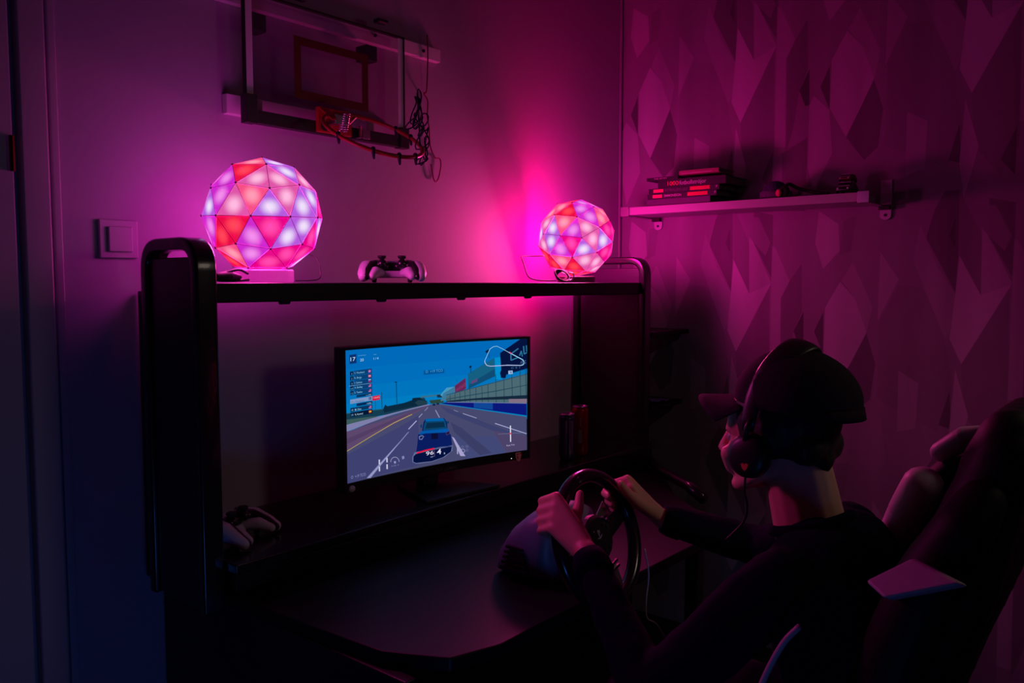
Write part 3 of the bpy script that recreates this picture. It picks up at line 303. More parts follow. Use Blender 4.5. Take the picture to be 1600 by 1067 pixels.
for k,(t,p) in enumerate(TILE):
    for j in range(-4,4):
        for i in range(-1,6):
            q=[(a-i*.768,b+j*.855) for a,b in p]
            if max(b for a,b in q)<.3 or min(b for a,b in q)>H or max(a for a,b in q)<Y0 or min(a for a,b in q)>Y1: continue
            polys.append((g(t),q)); LAY.append(k+1)
polys2=[(c,[(min(Y1,max(Y0,a)),min(H,max(0,b))) for a,b in p]) for c,p in polys]
wp=color_mesh('wallpaper',polys2,lambda a,b,i:(X1-.0004-.000022*LAY[i],a,b),M['paper'],wr)
# left door with casing
dr=tag(empty('door_1',(.2,Y1,0)),kind='structure')
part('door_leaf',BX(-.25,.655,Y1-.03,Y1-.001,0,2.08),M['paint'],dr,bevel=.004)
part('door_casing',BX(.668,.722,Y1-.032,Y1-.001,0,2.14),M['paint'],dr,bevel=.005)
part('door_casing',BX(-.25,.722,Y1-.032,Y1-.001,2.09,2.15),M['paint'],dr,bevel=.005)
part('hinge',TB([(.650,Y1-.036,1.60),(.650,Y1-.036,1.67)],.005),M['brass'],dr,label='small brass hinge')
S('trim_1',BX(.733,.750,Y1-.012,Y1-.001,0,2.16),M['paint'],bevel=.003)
S('trim_2',BX(2.935,2.947,Y1-.008,Y1-.001,0,H),M['wall'],bevel=.002)

# ---------------------------------------------------------------- light switch
sw=tag(empty('light_switch',(.869,Y1,1.475)),'square white light switch with one big rocker on the wall left of the desk','light switch')
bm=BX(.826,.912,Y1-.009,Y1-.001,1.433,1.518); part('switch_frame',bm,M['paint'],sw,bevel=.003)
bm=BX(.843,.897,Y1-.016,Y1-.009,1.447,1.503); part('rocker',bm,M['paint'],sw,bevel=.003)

# ---------------------------------------------------------------- gaming desk
desk=tag(empty('gaming_desk',(1.76,1.4,0)),'large black gaming desk with rounded side towers and a long top shelf','desk')
def strap(x0,x1,y0,y1,z0,z1,t,r):
    """flat tube bent into a rounded vertical loop in the yz plane, open at the bottom"""
    out=arc_fillet([(0,y0,z0),(0,y0,z1),(0,y1,z1),(0,y1,z0)],r,8); inn=arc_fillet([(0,y0+t,z0),(0,y0+t,z1-t),(0,y1-t,z1-t),(0,y1-t,z0)],max(.01,r-t),8)
    bm=bmesh.new(); rows=[]
    for x in (x0,x1):
        rows.append(([bm.verts.new((x,p.y,p.z)) for p in out],[bm.verts.new((x,p.y,p.z)) for p in inn]))
    (a,b),(c,d)=rows
    for i in range(len(a)-1):
        bm.faces.new((a[i],a[i+1],b[i+1],b[i])); bm.faces.new((c[i],d[i],d[i+1],c[i+1])); bm.faces.new((a[i],c[i],c[i+1],a[i+1])); bm.faces.new((b[i],b[i+1],d[i+1],d[i]))
    bm.faces.new((a[0],b[0],d[0],c[0])); bm.faces.new((a[-1],c[-1],d[-1],b[-1])); return bm
for nm,x0,x1,lab in (('tower_frame',.870,.918,'left tower frame of flat black tube'),('tower_frame',2.605,2.653,'right tower frame of flat black tube')):
    yb=1.765 if x0<1 else 1.852
    part('tower_frame',strap(x0,x1,1.535,yb,.695,1.472,.026,.07),M['gloss'],desk,bevel=.006,label=lab)
    if x0<1: part('tower_back',BX(.906,.918,1.766,1.852,.70,1.36),M['black'],desk,bevel=.003)
    part('tower_panel',BX(x0+.010,x0+.034,1.563,yb-.028,.70,1.431),M['panel'],desk,bevel=.004)
part('top_shelf',BX(.919,2.604,1.55,1.775,1.337,1.3785),M['desk'],desk,bevel=.003)
for x in (1.089,1.371,1.659,1.952): part('cable_clip',TB([(x-.012,1.553,1.337),(x+.012,1.553,1.337)],.006,8),M['rubber'],desk)
part('monitor_tier',BX(.919,2.604,1.495,1.855,.779,.80),M['gloss'],desk,bevel=.003)
part('tier_lip',BX(.919,2.604,1.497,1.51,.742,.778),M['desk'],desk,bevel=.002)
wt=[(.935,1.855),(.935,1.50),(.96,1.10),(1.02,.985),(1.12,.953),(1.9,.95),(2.08,.955),(2.145,.99),(2.175,1.10),(2.27,1.22),(2.46,1.36),(2.60,1.52),(2.60,1.855)]
part('worktop',PR([(a,b,.693) for a,b in wt],(0,0,.027)),M['desk'],desk,bevel=.004)
part('side_panel',BX(.945,.972,1.02,1.85,.0,.692),M['black'],desk,bevel=.004)
part('side_panel',BX(2.56,2.587,1.56,1.85,.0,.692),M['black'],desk,bevel=.004)
part('leg',BX(2.03,2.07,1.02,1.06,0,.692),M['black'],desk,bevel=.004)
part('under_desk_shade',BX(.975,2.555,1.79,1.81,.01,.692),M['black'],desk)  # dark sheet added to keep the space under the desk black
tp=arc_fillet([(2.63,1.53,.74),(2.60,1.50,.735),(2.40,1.34,.755),(2.315,1.20,.745),(2.28,1.13,.722)],.06,6)
part('guard_rail',TB(tp,.017,12),M['gloss'],desk,smooth=True,label='bent black tube guard at the right end')
for z,d in ((1.197,.215),(.925,.17)):
    part('side_shelf',BX(2.655,2.655+d+.07,1.53,1.72,z-.018,z),M['desk'],desk,bevel=.003)
    part('shelf_gusset',PR([(2.655,1.55,z-.019),(2.655+d+.045,1.55,z-.019),(2.655+d+.02,1.55,z-.04),(2.655,1.55,z-.085)],(0,.018,0)),M['black'],desk,bevel=.002)

# ---------------------------------------------------------------- geodesic lamps
def geodesic():
    ph=(1+5**.5)/2
    V=[(-1,ph,0),(1,ph,0),(-1,-ph,0),(1,-ph,0),(0,-1,ph),(0,1,ph),(0,-1,-ph),(0,1,-ph),(ph,0,-1),(ph,0,1),(-ph,0,-1),(-ph,0,1)]
    V=[Vector(v).normalized() for v in V]; tr=[]
    for i in range(12):
        for j in range(i+1,12):
            for k in range(j+1,12):
                if min(V[i]@V[j],V[j]@V[k],V[i]@V[k])>.4:
                    a,b,c=V[i],V[j],V[k]
                    if (b-a).cross(c-a)@a<0: b,c=c,b
                    ab,bc,ca=(a+b).normalized(),(b+c).normalized(),(c+a).normalized()
                    tr+=[(a,ab,ca),(b,bc,ab),(c,ca,bc),(ab,bc,ca)]
    return tr
TRI=geodesic()
def lamp(loc,data,label,base_m,base_h,zc,lights,name='geodesic_lamp'):
    t=tag(empty(name,loc),label,'lamp',None); Mx=Matrix(data[0]); r=.1345; C=Vector((0,0,zc))
    edges={}
    for n,(tri,ci) in enumerate(zip(TRI,data[1])):
        P=[C+(Mx@v)*r for v in tri]
        for a,b in ((0,1),(1,2),(2,0)):
            k=tuple(sorted((tuple(round(x,4) for x in P[a]),tuple(round(x,4) for x in P[b])))); edges[k]=(P[a],P[b])
        if sum((p.z for p in P))/3 < base_h*.4: continue
        m=sum(P,Vector())/3; nrm=(m-C).normalized()
        Q=[m+(p-m)*.972 for p in P]; me=bpy.data.meshes.new('light_panel')
        In=[q-nrm*.002 for q in Q]
        me.from_pydata([tuple(v) for v in Q+In],[],[(0,1,2),(5,4,3),(0,3,4,1),(1,4,5,2),(2,5,3,0)])
        uvl=me.uv_layers.new(name='UVMap'); cc=[(0,1),(-.866,-.5),(.866,-.5)]
        for p in me.polygons:
            for li in p.loop_indices: uvl.data[li].uv=cc[me.loops[li].vertex_index%3]
        o=bpy.data.objects.new('light_panel',me); COL.objects.link(o); me.materials.append(FM[int(ci)]); o.parent=t
    bm=bmesh.new(); nodes=set()
    for a,b in edges.values():
        if min(a.z,b.z)<.004: continue
        tube(bm,[C+(a-C)*.992,C+(b-C)*.992],.0009,5,cap=False)
        for q in (a,b): nodes.add(tuple(round(x,4) for x in q))
    for q in nodes: ball(bm,C+(Vector(q)-C)*.995,.0027,u=8,v=5)
    obj('seam_frame',bm,M['lampframe'],t,smooth=True)
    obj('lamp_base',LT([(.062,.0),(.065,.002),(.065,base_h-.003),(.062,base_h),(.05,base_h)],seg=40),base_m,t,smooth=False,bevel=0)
    for (off,e,c,sz,*dr_) in lights:  # unseen lights added inside the lamp to brighten walls and person
        d=bpy.data.lights.new('lamp_fill_light','AREA' if dr_ else 'POINT'); d.energy=e; d.color=c
        if dr_: d.shape='DISK'; d.size=sz*2
        else: d.shadow_soft_size=sz
        l=bpy.data.objects.new('lamp_fill_light',d); l.location=C+Vector(off); COL.objects.link(l); l.parent=t; l.visible_camera=False
        if dr_: l.rotation_euler=Vector(dr_[0]).to_track_quat('-Z','Y').to_euler()
    return t
ZS=1.379
LE=90
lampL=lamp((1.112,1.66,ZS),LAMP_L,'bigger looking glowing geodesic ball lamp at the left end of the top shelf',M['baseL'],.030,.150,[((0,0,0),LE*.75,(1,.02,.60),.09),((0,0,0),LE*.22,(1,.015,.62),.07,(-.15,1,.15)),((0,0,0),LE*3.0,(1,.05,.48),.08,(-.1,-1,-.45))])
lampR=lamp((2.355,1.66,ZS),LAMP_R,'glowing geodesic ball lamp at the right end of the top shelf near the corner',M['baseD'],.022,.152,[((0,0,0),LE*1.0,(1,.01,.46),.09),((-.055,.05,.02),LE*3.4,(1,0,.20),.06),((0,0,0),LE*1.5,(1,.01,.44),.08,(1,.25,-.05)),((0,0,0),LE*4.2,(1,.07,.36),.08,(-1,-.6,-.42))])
# lamp cables
def cable(name,pts,r,m,label,cat='cable',n=8): return tag(obj(name,TB(catmull(pts,n),r,8),m,smooth=True),label,cat)
cb=tag(empty('power_cable',(1.02,1.63,ZS)),'black plug and bundled cable at the left side of the left lamp base','cable')
part('plug',chain(bmesh.new(),[(.955,1.60,ZS+.012),(.985,1.605,ZS+.014),(1.02,1.62,ZS+.012)],[.009,.012,.006]),M['rubber'],cb,smooth=True)
part('cable_loop',TB(catmull([(1.045,1.625,ZS+.02),(1.01,1.605,ZS+.028),(.975,1.6,ZS+.02),(.96,1.61,ZS+.006),(1.0,1.615,ZS+.004),(1.05,1.63,ZS+.006)],8),.0028,8),M['rubber'],cb,smooth=True)
cable('thin_cable',[(1.175,1.63,ZS+.005),(1.20,1.62,ZS+.005),(1.232,1.62,ZS+.008),(1.247,1.63,ZS+.022),(1.25,1.65,ZS+.06),(1.235,1.70,ZS+.075)],.0014,M['rubber'],'thin cable curling up right of the left lamp base')
cb=tag(empty('power_cable',(2.2,1.63,ZS)),'black cable coiled in a small bundle left of the right lamp base','cable')
bm=bmesh.new()
for k in range(5):
    a=R(20*k); c=Vector((2.19+.006*k,1.60+.004*k,ZS+.023)); tube(bm,[c+Vector((.034*math.cos(q),.016*math.sin(q)*math.cos(a),.013*math.sin(q)+.006*math.sin(q+a))) for q in [2*math.pi*i/18 for i in range(18)]],.0025,6,closed=True)
part('cable_coil',bm,M['rubber'],cb,smooth=True)
part('cable_end',TB(catmull([(2.16,1.60,ZS+.006),(2.11,1.60,ZS+.006),(2.065,1.61,ZS+.008),(2.05,1.63,ZS+.02),(2.09,1.68,ZS+.06),(2.13,1.72,ZS+.085),(2.19,1.74,ZS+.088),(2.25,1.72,ZS+.09)],8),.002,8),M['rubber'],cb,smooth=True)
part('cable_end',TB(catmull([(2.23,1.61,ZS+.004),(2.25,1.60,ZS+.012),(2.24,1.59,ZS+.028),(2.21,1.59,ZS+.034)],6),.002,8),M['metal'],cb,smooth=True)

# ---------------------------------------------------------------- game controllers
def controller(loc,rz,label,tilt=0):
    t=tag(empty('game_controller',loc,rz),label,'game controller',None); t.rotation_euler=(tilt,0,rz)
    # local: x right, -y towards handles, z up ; 160 mm wide
    bm=bmesh.new()
    for s in (-1,1):
        chain(bm,[(s*.048,.015,.040),(s*.064,-.012,.036),(s*.071,-.045,.022),(s*.0715,-.062,.014)],[.019,.021,.016,.0125])
        chain(bm,[(s*.050,.022,.036),(s*.066,.002,.034)],[.017,.017])
    for s in (-1,1): chain(bm,[(s*.028,.000,.024),(s*.042,-.034,.026),(s*.050,-.062,.015)],[.011,.015,.010])
    me=fused(bm,.0022,4); obj('shell',me,M['padw'],t,label='white outer shell')
    bm=bmesh.new(); chain(bm,[(-.044,.012,.037),(0,.014,.036),(.044,.012,.037)],[.019,.0175,.019])
    for s in (-1,1):
        chain(bm,[(s*.040,.005,.044),(s*.055,-.014,.041),(s*.063,-.045,.026),(s*.064,-.066,.0145)],[.0155,.0145,.0125,.009])
        chain(bm,[(s*.025,-.008,.0475),(s*.025,.002,.0475)],[.013,.013])
    me=fused(bm,.0022,4); obj('inner_body',me,M['gloss'],t,label='black inner body')
    bm=bmesh.new(); prism(bm,[(-.033,-.008,.030),(.033,-.008,.030),(.040,-.014,.012),(-.040,-.014,.012)],(0,.02,0))
    obj('lower_band',bm,M['padw'],t,bevel=.004,label='white lower band')
    for s in (-1,1):
        k=obj('thumbstick',LT([(.006,.050),(.006,.0605),(.0105,.063),(.0115,.066),(.0105,.069),(.006,.0685)],(s*.0255,-.006,0),seg=20),M['rubber'],t,smooth=True)
        obj('foot',LT([(.004,.0),(.006,.002),(.007,.012),(.004,.018)],(s*.045,-.028,0),seg=12),M['rubber'],t,smooth=True)
    bm=BX(-.026,.026,.006,.034,.050,.056); obj('touchpad',bm,M['padw'],t,bevel=.003)
    for s in (-1,1):
        for k in range(4):
            a=math.pi/2*k; obj('button',LT([(.0045,.050),(.0045,.0565),(.003,.0575)],(s*.052+.0095*math.cos(a),.016+.0095*math.sin(a),0),seg=12),M['rubber'],t)
    return t
controller((1.455,1.605,ZS),R(39.6-90+8),'white and black game controller standing alone between the two lamps')
controller((1.014,1.65,.801),R(28),'white and black game controller at the left end of the monitor tier')

# ---------------------------------------------------------------- monitor (curved)
MC=Vector((1.624,1.584,1.0425)); MA=R(-7.9); mu=Vector((math.cos(MA),math.sin(MA),0)); mn=Vector((math.sin(MA),-math.cos(MA),0)) # mn towards viewer
SW,SH,SAG=.624,.336,.026
def mp(u,v,d=0):
    """point on the curved front: u 0..1 left to right, v 0..1 top to bottom, d outward"""
    a=(u-.5)*2
    return MC+mu*((u-.5)*SW)+Vector((0,0,(.5-v)*SH))+mn*(-SAG*(1-a*a)+d)
mon=tag(empty('gaming_monitor',(MC.x,MC.y,.80),MA),'curved black monitor showing a blue car racing game under the top shelf','monitor')
def curved(u0,u1,v0,v1,d0,d1,n=20):
    bm=bmesh.new(); rows=[]
    for i in range(n+1):
        u=u0+(u1-u0)*i/n; rows.append([bm.verts.new(mp(u,v,d)) for v,d in ((v0,d0),(v0,d1),(v1,d1),(v1,d0))])
    for a,b in zip(rows[:-1],rows[1:]):
        for k in range(4): bm.faces.new((a[k],a[(k+1)%4],b[(k+1)%4],b[k]))
    bm.faces.new(rows[0]); bm.faces.new(rows[-1][::-1]); return bm
part('housing',curved(-.014,1.014,-.022,1.075,-.04,-.001),M['black'],mon,bevel=.002)
part('bezel_top',curved(-.014,1.014,-.022,-.001,-.001,.004),M['black'],mon)
part('bezel_side',curved(-.014,-.001,-.022,1.0,-.001,.004,2),M['black'],mon); part('bezel_side',curved(1.001,1.014,-.022,1.0,-.001,.004,2),M['black'],mon)
chin=part('chin',curved(-.014,1.014,1.001,1.075,-.001,.004),M['black'],mon)
sc=[(tuple(srgb(c)),[(p[0],p[1]) for p in pts]) for c,pts in SCR]
sc=[(c,[(min(1,max(0,a)),min(1,max(0,b))) for a,b in p]) for c,p in sc]
for tx,u,v,wd,ht,c in STX:
    V,Fs=text_geo(tx)
    for f in Fs: sc.append((srgb(c),[(u+wd*V[i][0],v-ht*V[i][1]) for i in f]))
NS=len(SCR)
scr=color_mesh('screen',sc,lambda a,b,i:mp(a,b,.0004+.00001*min(i,NS+1)),M['screen'],mon,cuts=[i/80 for i in range(1,80)])
scr['label']='lit screen with a racing game: blue car on a wide track'
# chin marks
text_part('maker_logo','TUF GAMING',mp(.475,1.062,.0055),(mp(.60,1,0)-mp(.475,1,0)).normalized(),(0,0,1),.075,.0095,M['logo'],mon,label='grey outlined maker lettering')
cr=[(-.013,.012),(.013,.012),(.012,-.002),(.007,-.011),(0,-.016),(-.007,-.011),(-.012,-.002)]
def shield(s,d): c=mp(.948,1.045,d); return [c+mu*(a*s)+Vector((0,0,b*s)) for a,b in cr]
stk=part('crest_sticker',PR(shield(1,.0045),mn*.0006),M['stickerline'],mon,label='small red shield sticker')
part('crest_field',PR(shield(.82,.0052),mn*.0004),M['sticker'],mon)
bm=bmesh.new(); c=mp(.948,1.045,.0058)
for a0,a1,b0,b1 in ((-.0015,.0015,-.012,.009),(-.009,.009,.002,.004),(.004,.006,-.006,.002)): prism(bm,[c+mu*a0+Vector((0,0,b0)),c+mu*a1+Vector((0,0,b0)),c+mu*a1+Vector((0,0,b1)),c+mu*a0+Vector((0,0,b1))],mn*.0004)
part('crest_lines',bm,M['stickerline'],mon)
part('power_led',ball(bmesh.new(),mp(.905,1.055,.005),.0013,u=8,v=6),M['led'],mon,label='tiny white power light')
part('corner_knob',ball(bmesh.new(),mp(.02,1.045,.004),.011,(1,.6,.8)),M['padw'],mon,smooth=True)
part('stand_neck',BX(MC.x-.03,MC.x+.03,MC.y+.055,MC.y+.085,.81,1.0),M['black'],mon,bevel=.004)
part('stand_foot',PR([(MC.x-.13,MC.y-.06,.8005),(MC.x+.13,MC.y-.09,.8005),(MC.x+.06,MC.y+.13,.8005),(MC.x-.06,MC.y+.13,.8005)],(0,0,.010)),M['black'],mon,bevel=.003)

# ---------------------------------------------------------------- cans
def can(loc,r,h,m,label,band=None):
    t=tag(empty('drink_can',loc),label,'can')
    obj('can_body',LT([(r*.78,0),(r*.86,.004),(r,.012),(r,h-.014),(r*.9,h-.005)],seg=32),m,t,smooth=True)
    obj('rim',LT([(r*.9,h-.0052),(r*.93,h-.001),(r*.9,h),(r*.86,h-.001),(r*.84,h-.004),(.002,h-.004)],seg=32),M['silverc'],t,smooth=True,label='silver rim')
    bm=BX(-.008,.008,-.003,.012,h-.004,h-.0025); obj('pull_tab',bm,M['silverc'],t,bevel=.0008)
    if band:
        bm=bmesh.new(); n=10
        for a0,a1,z0,z1 in band:
            pts=[(a0+(a1-a0)*i/n) for i in range(n+1)]
            for p,q in zip(pts[:-1],pts[1:]):
                vs=[bm.verts.new(((r+.0004)*math.cos(R(a)),(r+.0004)*math.sin(R(a)),z)) for a,z in ((p,z0),(q,z0),(q,z1),(p,z1))]; bm.faces.new(vs)
        obj('printed_label',bm,M['logo'] if m is M['canred'] else M['silverc'],t)
    return t
can((2.187,1.575,.8005),.0268,.150,M['canblue'],'dark blue and silver slim drink can right of the monitor',[(195,215,.02,.13),(232,262,.02,.13)])
can((2.268,1.580,.8005),.0285,.166,M['canred'],'taller red drink can right of the blue can by the desk tower',[(205,228,.045,.09),(215,222,.10,.13)])

# ---------------------------------------------------------------- basketball hoop
YB=1.79
hp=tag(empty('basketball_hoop',(1.41,1.85,1.92)),'mini basketball hoop with clear backboard and red rim mounted high on the wall','basketball hoop')
part('backboard',BX(1.155,1.672,YB-.002,YB+.004,1.772,2.078),M['acryl'],hp,label='clear acrylic board')
for n,b in (('edge_strip',(1.153,1.157,YB-.005,YB+.006,1.772,2.078)),('edge_strip',(1.670,1.674,YB-.005,YB+.006,1.772,2.078)),('edge_strip',(1.153,1.674,YB-.005,YB+.006,2.074,2.079))): part(n,BX(*b),M['rubber'],hp)
part('white_border',BX(1.158,1.176,YB-.0032,YB-.0024,1.833,2.073),M['white'],hp); part('white_border',BX(1.65,1.669,YB-.0032,YB-.0024,1.815,2.073),M['white'],hp)
part('bottom_channel',BX(1.157,1.67,YB-.012,YB+.012,1.766,1.797),M['black'],hp,bevel=.001)
part('corner_guard',BX(1.150,1.180,YB-.014,YB+.013,1.764,1.832),M['black'],hp,bevel=.001); part('corner_guard',BX(1.648,1.682,YB-.014,YB+.013,1.764,1.822),M['black'],hp,bevel=.001)
part('foam_pad',BX(1.182,1.222,YB+.005,YB+.05,1.992,2.034),M['rubber'],hp,bevel=.002); part('foam_pad',BX(1.540,1.580,YB+.005,YB+.05,1.992,2.034),M['rubber'],hp,bevel=.002)
bm=bmesh.new(); a0,a1,b0,b1,t_=1.296,1.538,1.848,2.002,.021
for q in ((a0,a1,b0,b0+t_),(a0,a1,b1-t_,b1),(a0,a0+t_,b0+t_,b1-t_),(a1-t_,a1,b0+t_,b1-t_)): box(bm,q[0],q[1],YB-.0034,YB-.0026,q[2],q[3])
part('target_square',bm,M['darkred'],hp,label='dark red printed square')
part('mount_bar',BX(1.02,1.875,Y1-.022,Y1-.001,2.057,2.096),M['white'],hp,bevel=.002); part('mount_bar',BX(1.135,1.69,Y1-.022,Y1-.001,1.79,1.838),M['white'],hp,bevel=.002)
for x in (1.20,1.56): part('spacer',BX(x-.012,x+.012,YB+.013,Y1-.023,1.79,1.83),M['white'],hp,bevel=.002)
for x,z in ((1.80,2.077),(1.215,1.815),(1.61,2.08)): part('bolt',LT([(.005,0),(.005,.004),(.003,.006)],(x,Y1-.022,z),(0,-1,0),seg=10),M['rubber'],hp)
part('top_clip',BX(1.572,1.608,YB-.012,YB+.012,2.099,2.110),M['rubber'],hp,bevel=.003); part('top_clip',BX(1.30,1.336,YB-.012,YB+.012,2.093,2.104),M['rubber'],hp,bevel=.003)
part('rim_plate',BX(1.352,1.462,YB-.024,YB-.012,1.768,1.832),M['red'],hp,bevel=.002,label='red rim plate')
part('rim_plate_ear',PR([(1.352,YB-.024,1.832),(1.385,YB-.024,1.832),(1.375,YB-.07,1.80),(1.36,YB-.07,1.795)],(0,0,-.004)),M['red'],hp)
part('plate_hole',LT([(.013,0),(.013,.002)],(1.372,YB-.0245,1.785),(0,-1,0),seg=20),M['rubber'],hp)
part('hinge_block',BX(1.385,1.43,YB-.05,YB-.025,1.79,1.815),M['metal'],hp,bevel=.002)
bm=bmesh.new(); sp=[]
for i in range(8*10):
    a=2*math.pi*i/10; sp.append((1.415+.012*math.cos(a)+.010*i/80,YB-.045+.012*math.sin(a),1.775+.045*i/80))
part('spring',tube(bm,sp,.0016,6),M['chrome'],hp,smooth=True,label='steel return spring')
part('bracket_pin',BX(1.482,1.492,YB-.03,YB-.013,1.768,1.80),M['chrome'],hp,bevel=.001); part('bracket_pin',BX(1.505,1.53,YB-.02,YB-.013,1.77,1.797),M['metal'],hp,bevel=.002)
RC=Vector((1.4295,1.6405,1.7547)); ru=Vector((.1321,0,.0088)); rv=Vector((0,-.1145,-.0664))
def rp(a): return RC+ru*math.cos(R(a))+rv*math.sin(R(a))
part('rim',TB([rp(a) for a in range(0,360,8)],.0052,10,closed=True),M['red'],hp,smooth=True,label='red metal rim')
part('rim_arm',TB([rp(-105),(1.405,YB-.03,1.80)],.005),M['red'],hp); part('rim_arm',TB([rp(-75),(1.445,YB-.03,1.80)],.005),M['red'],hp)
for a in (-25,-2,128,170,72,98):
    p=rp(a); part('net_hook',chain(bmesh.new(),[p+Vector((0,0,.004)),p+Vector((0,-.002,-.018))],[.0062,.003]),M['net'],hp,smooth=True)
rn=random.Random(4); bm=bmesh.new(); top=Vector((1.545,1.60,1.86)); NB=rp(38)
def loop(c,w,h,ph,tw=.5,n=16): return [c+Vector((w*math.sin(2*math.pi*i/n+ph),.012*math.sin(4*math.pi*i/n+tw),h*math.cos(2*math.pi*i/n)*(1+.15*math.sin(2*math.pi*i/n*2+ph)))) for i in range(n)]
for c,w_,h_,ph in (((1.525,1.585,1.826),.013,.034,.2),((1.538,1.59,1.832),.009,.046,1.0),((1.548,1.60,1.825),.007,.040,.5),((1.528,1.60,1.80),.016,.020,.9),((1.545,1.58,1.79),.010,.028,2.0),((1.552,1.59,1.76),.018,.030,.3),((1.552,1.58,1.725),.010,.034,1.4),((1.538,1.575,1.705),.014,.016,.6)):
    tube(bm,loop(Vector(c),w_,h_,ph),.0019,6,closed=True)
tube(bm,catmull([(1.535,1.59,1.872),(1.55,1.60,1.80),(1.545,1.59,1.73),(1.55,1.58,1.70)],6),.0022,6)
tube(bm,catmull([(1.545,1.59,1.79),(1.575,1.60,1.782),(1.585,1.60,1.79),(1.573,1.60,1.75),(1.575,1.6,1.70)],6),.002,6)
part('net',bm,M['net'],hp,smooth=True,label='tangled navy net')
cable('red_cord',[(1.81,Y1-.03,2.125),(1.812,Y1-.03,2.06),(1.816,Y1-.02,1.965),(1.812,Y1-.012,1.955),(1.83,Y1-.01,1.935),(1.828,Y1-.01,1.89),(1.835,Y1-.01,1.855),(1.84,Y1-.01,1.80),(1.86,Y1-.01,1.768),(1.882,Y1-.01,1.765),(1.885,Y1-.01,1.74),(1.872,Y1-.01,1.70),(1.855,Y1-.01,1.698),(1.842,Y1-.01,1.745)],.0022,M['cord'],'thin red cord hanging on the wall right of the basketball hoop','cord')

# ---------------------------------------------------------------- wall shelf with its things
sh=tag(empty('wall_shelf',(2.86,1.27,1.65)),'white wall shelf on two metal brackets against the patterned wall','shelf')
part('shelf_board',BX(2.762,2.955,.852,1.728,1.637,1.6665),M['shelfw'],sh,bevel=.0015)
for y,d in ((1.716,1),(.832,-1)):
    b=part('bracket',BX(2.758,2.957,y-.016,y+.016,1.632,1.6365),M['metal'],sh,bevel=.001)
    part('front_clip',BX(2.753,2.761,y-.018,y+.018,1.632,1.669),M['metal'],sh,bevel=.001)
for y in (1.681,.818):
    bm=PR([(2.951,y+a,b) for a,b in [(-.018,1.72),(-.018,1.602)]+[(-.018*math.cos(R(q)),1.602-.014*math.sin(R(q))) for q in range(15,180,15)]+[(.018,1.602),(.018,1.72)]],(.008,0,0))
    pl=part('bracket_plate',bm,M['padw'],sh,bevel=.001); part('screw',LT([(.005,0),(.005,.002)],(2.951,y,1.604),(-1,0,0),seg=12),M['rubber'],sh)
    part('bracket_shade_block',BX(2.93,2.951,y-.017,y+.017,1.621,1.636),M['rubber'],sh)  # dark block standing in for the shade under the bracket
ZB=1.667; XB=2.775
def book(y1,y0,z0,z1,depth,cover,label,pages=True,rz=0):
    t=tag(empty('book',(XB,(y0+y1)/2,z0),rz),label,'book','books stacked flat on the wall shelf'); hy=(y1-y0)/2; h=z1-z0
    bm=bmesh.new(); box(bm,0,.004,-hy,hy,.0002,h); box(bm,.004,depth,-hy,hy,.0002,.002); box(bm,.004,depth,-hy,hy,h-.002,h); obj('cover',bm,cover,t)
    obj('page_block',BX(.0045,depth-.004,-hy+.004,hy-.004,.0022,h-.0022),M['bookpages'],t)
    return t
def patch(t,y1,y0,z0,z1,m,name='spine_label'):  # coloured block printed on the spine, world y,z
    return part(name,BX(XB-.0006,XB-.0001,y0,y1,z0,z1),m,t)
def spine_text(t,s,y1,y0,z,h,m,name='lettering'): return text_part(name,s,(XB-.001,y1,z),(0,-1,0),(0,0,1),y1-y0,h,m,t)
b=book(1.632,1.37,ZB,ZB+.024,.165,M['bookpurple'],'dark purple book at the bottom of the shelf stack')
b=book(1.628,1.345,ZB+.0245,ZB+.044,.17,M['bookdark'],'dark book with pink labels lying on the bottom purple book')
patch(b,1.605,1.565,ZB+.029,ZB+.041,M['bookpink']); patch(b,1.46,1.36+.02,ZB+.029,ZB+.042,M['bookred']); spine_text(b,'SIMMONSSON',1.557,1.485,ZB+.031,.009,M['textw']); spine_text(b,'P',1.353,1.347,ZB+.031,.009,M['textw'])
b=book(1.622,1.335,ZB+.0445,ZB+.064,.17,M['bookdark'],'dark book with red labels directly under the football shirt book')
patch(b,1.602,1.56,ZB+.049,ZB+.061,M['bookpink']); patch(b,1.45,1.372,ZB+.049,ZB+.062,M['bookred']); spine_text(b,'FOTBOLLENS LJUS',1.552,1.46,ZB+.051,.009,M['logo']); spine_text(b,'P',1.347,1.341,ZB+.051,.009,M['textw'])
b=book(1.583,1.31,ZB+.0645,ZB+.094,.18,M['bookdark'],'black book lettered 1000 fotbollströjor in red and white on the stack')
spine_text(b,'1000',1.542,1.497,ZB+.072,.015,M['textr']); spine_text(b,'fotbollströjor',1.493,1.385,ZB+.072,.015,M['textw'])
b=book(1.632,1.50,ZB+.0945,ZB+.106,.12,M['bookdark'],'slim black booklet sticking out left on top of the stack'); spine_text(b,'THE ARTIST',1.60,1.545,ZB+.098,.005,M['textw'])
b=book(1.495,1.338,ZB+.1065,ZB+.122,.13,M['bookthin'],'thin pinkish book case lying topmost on the shelf stack')
bm=BX(XB-.0006,XB-.0001,1.365,1.485,ZB+.111,ZB+.1125); part('spine_line',bm,M['textw'],b)
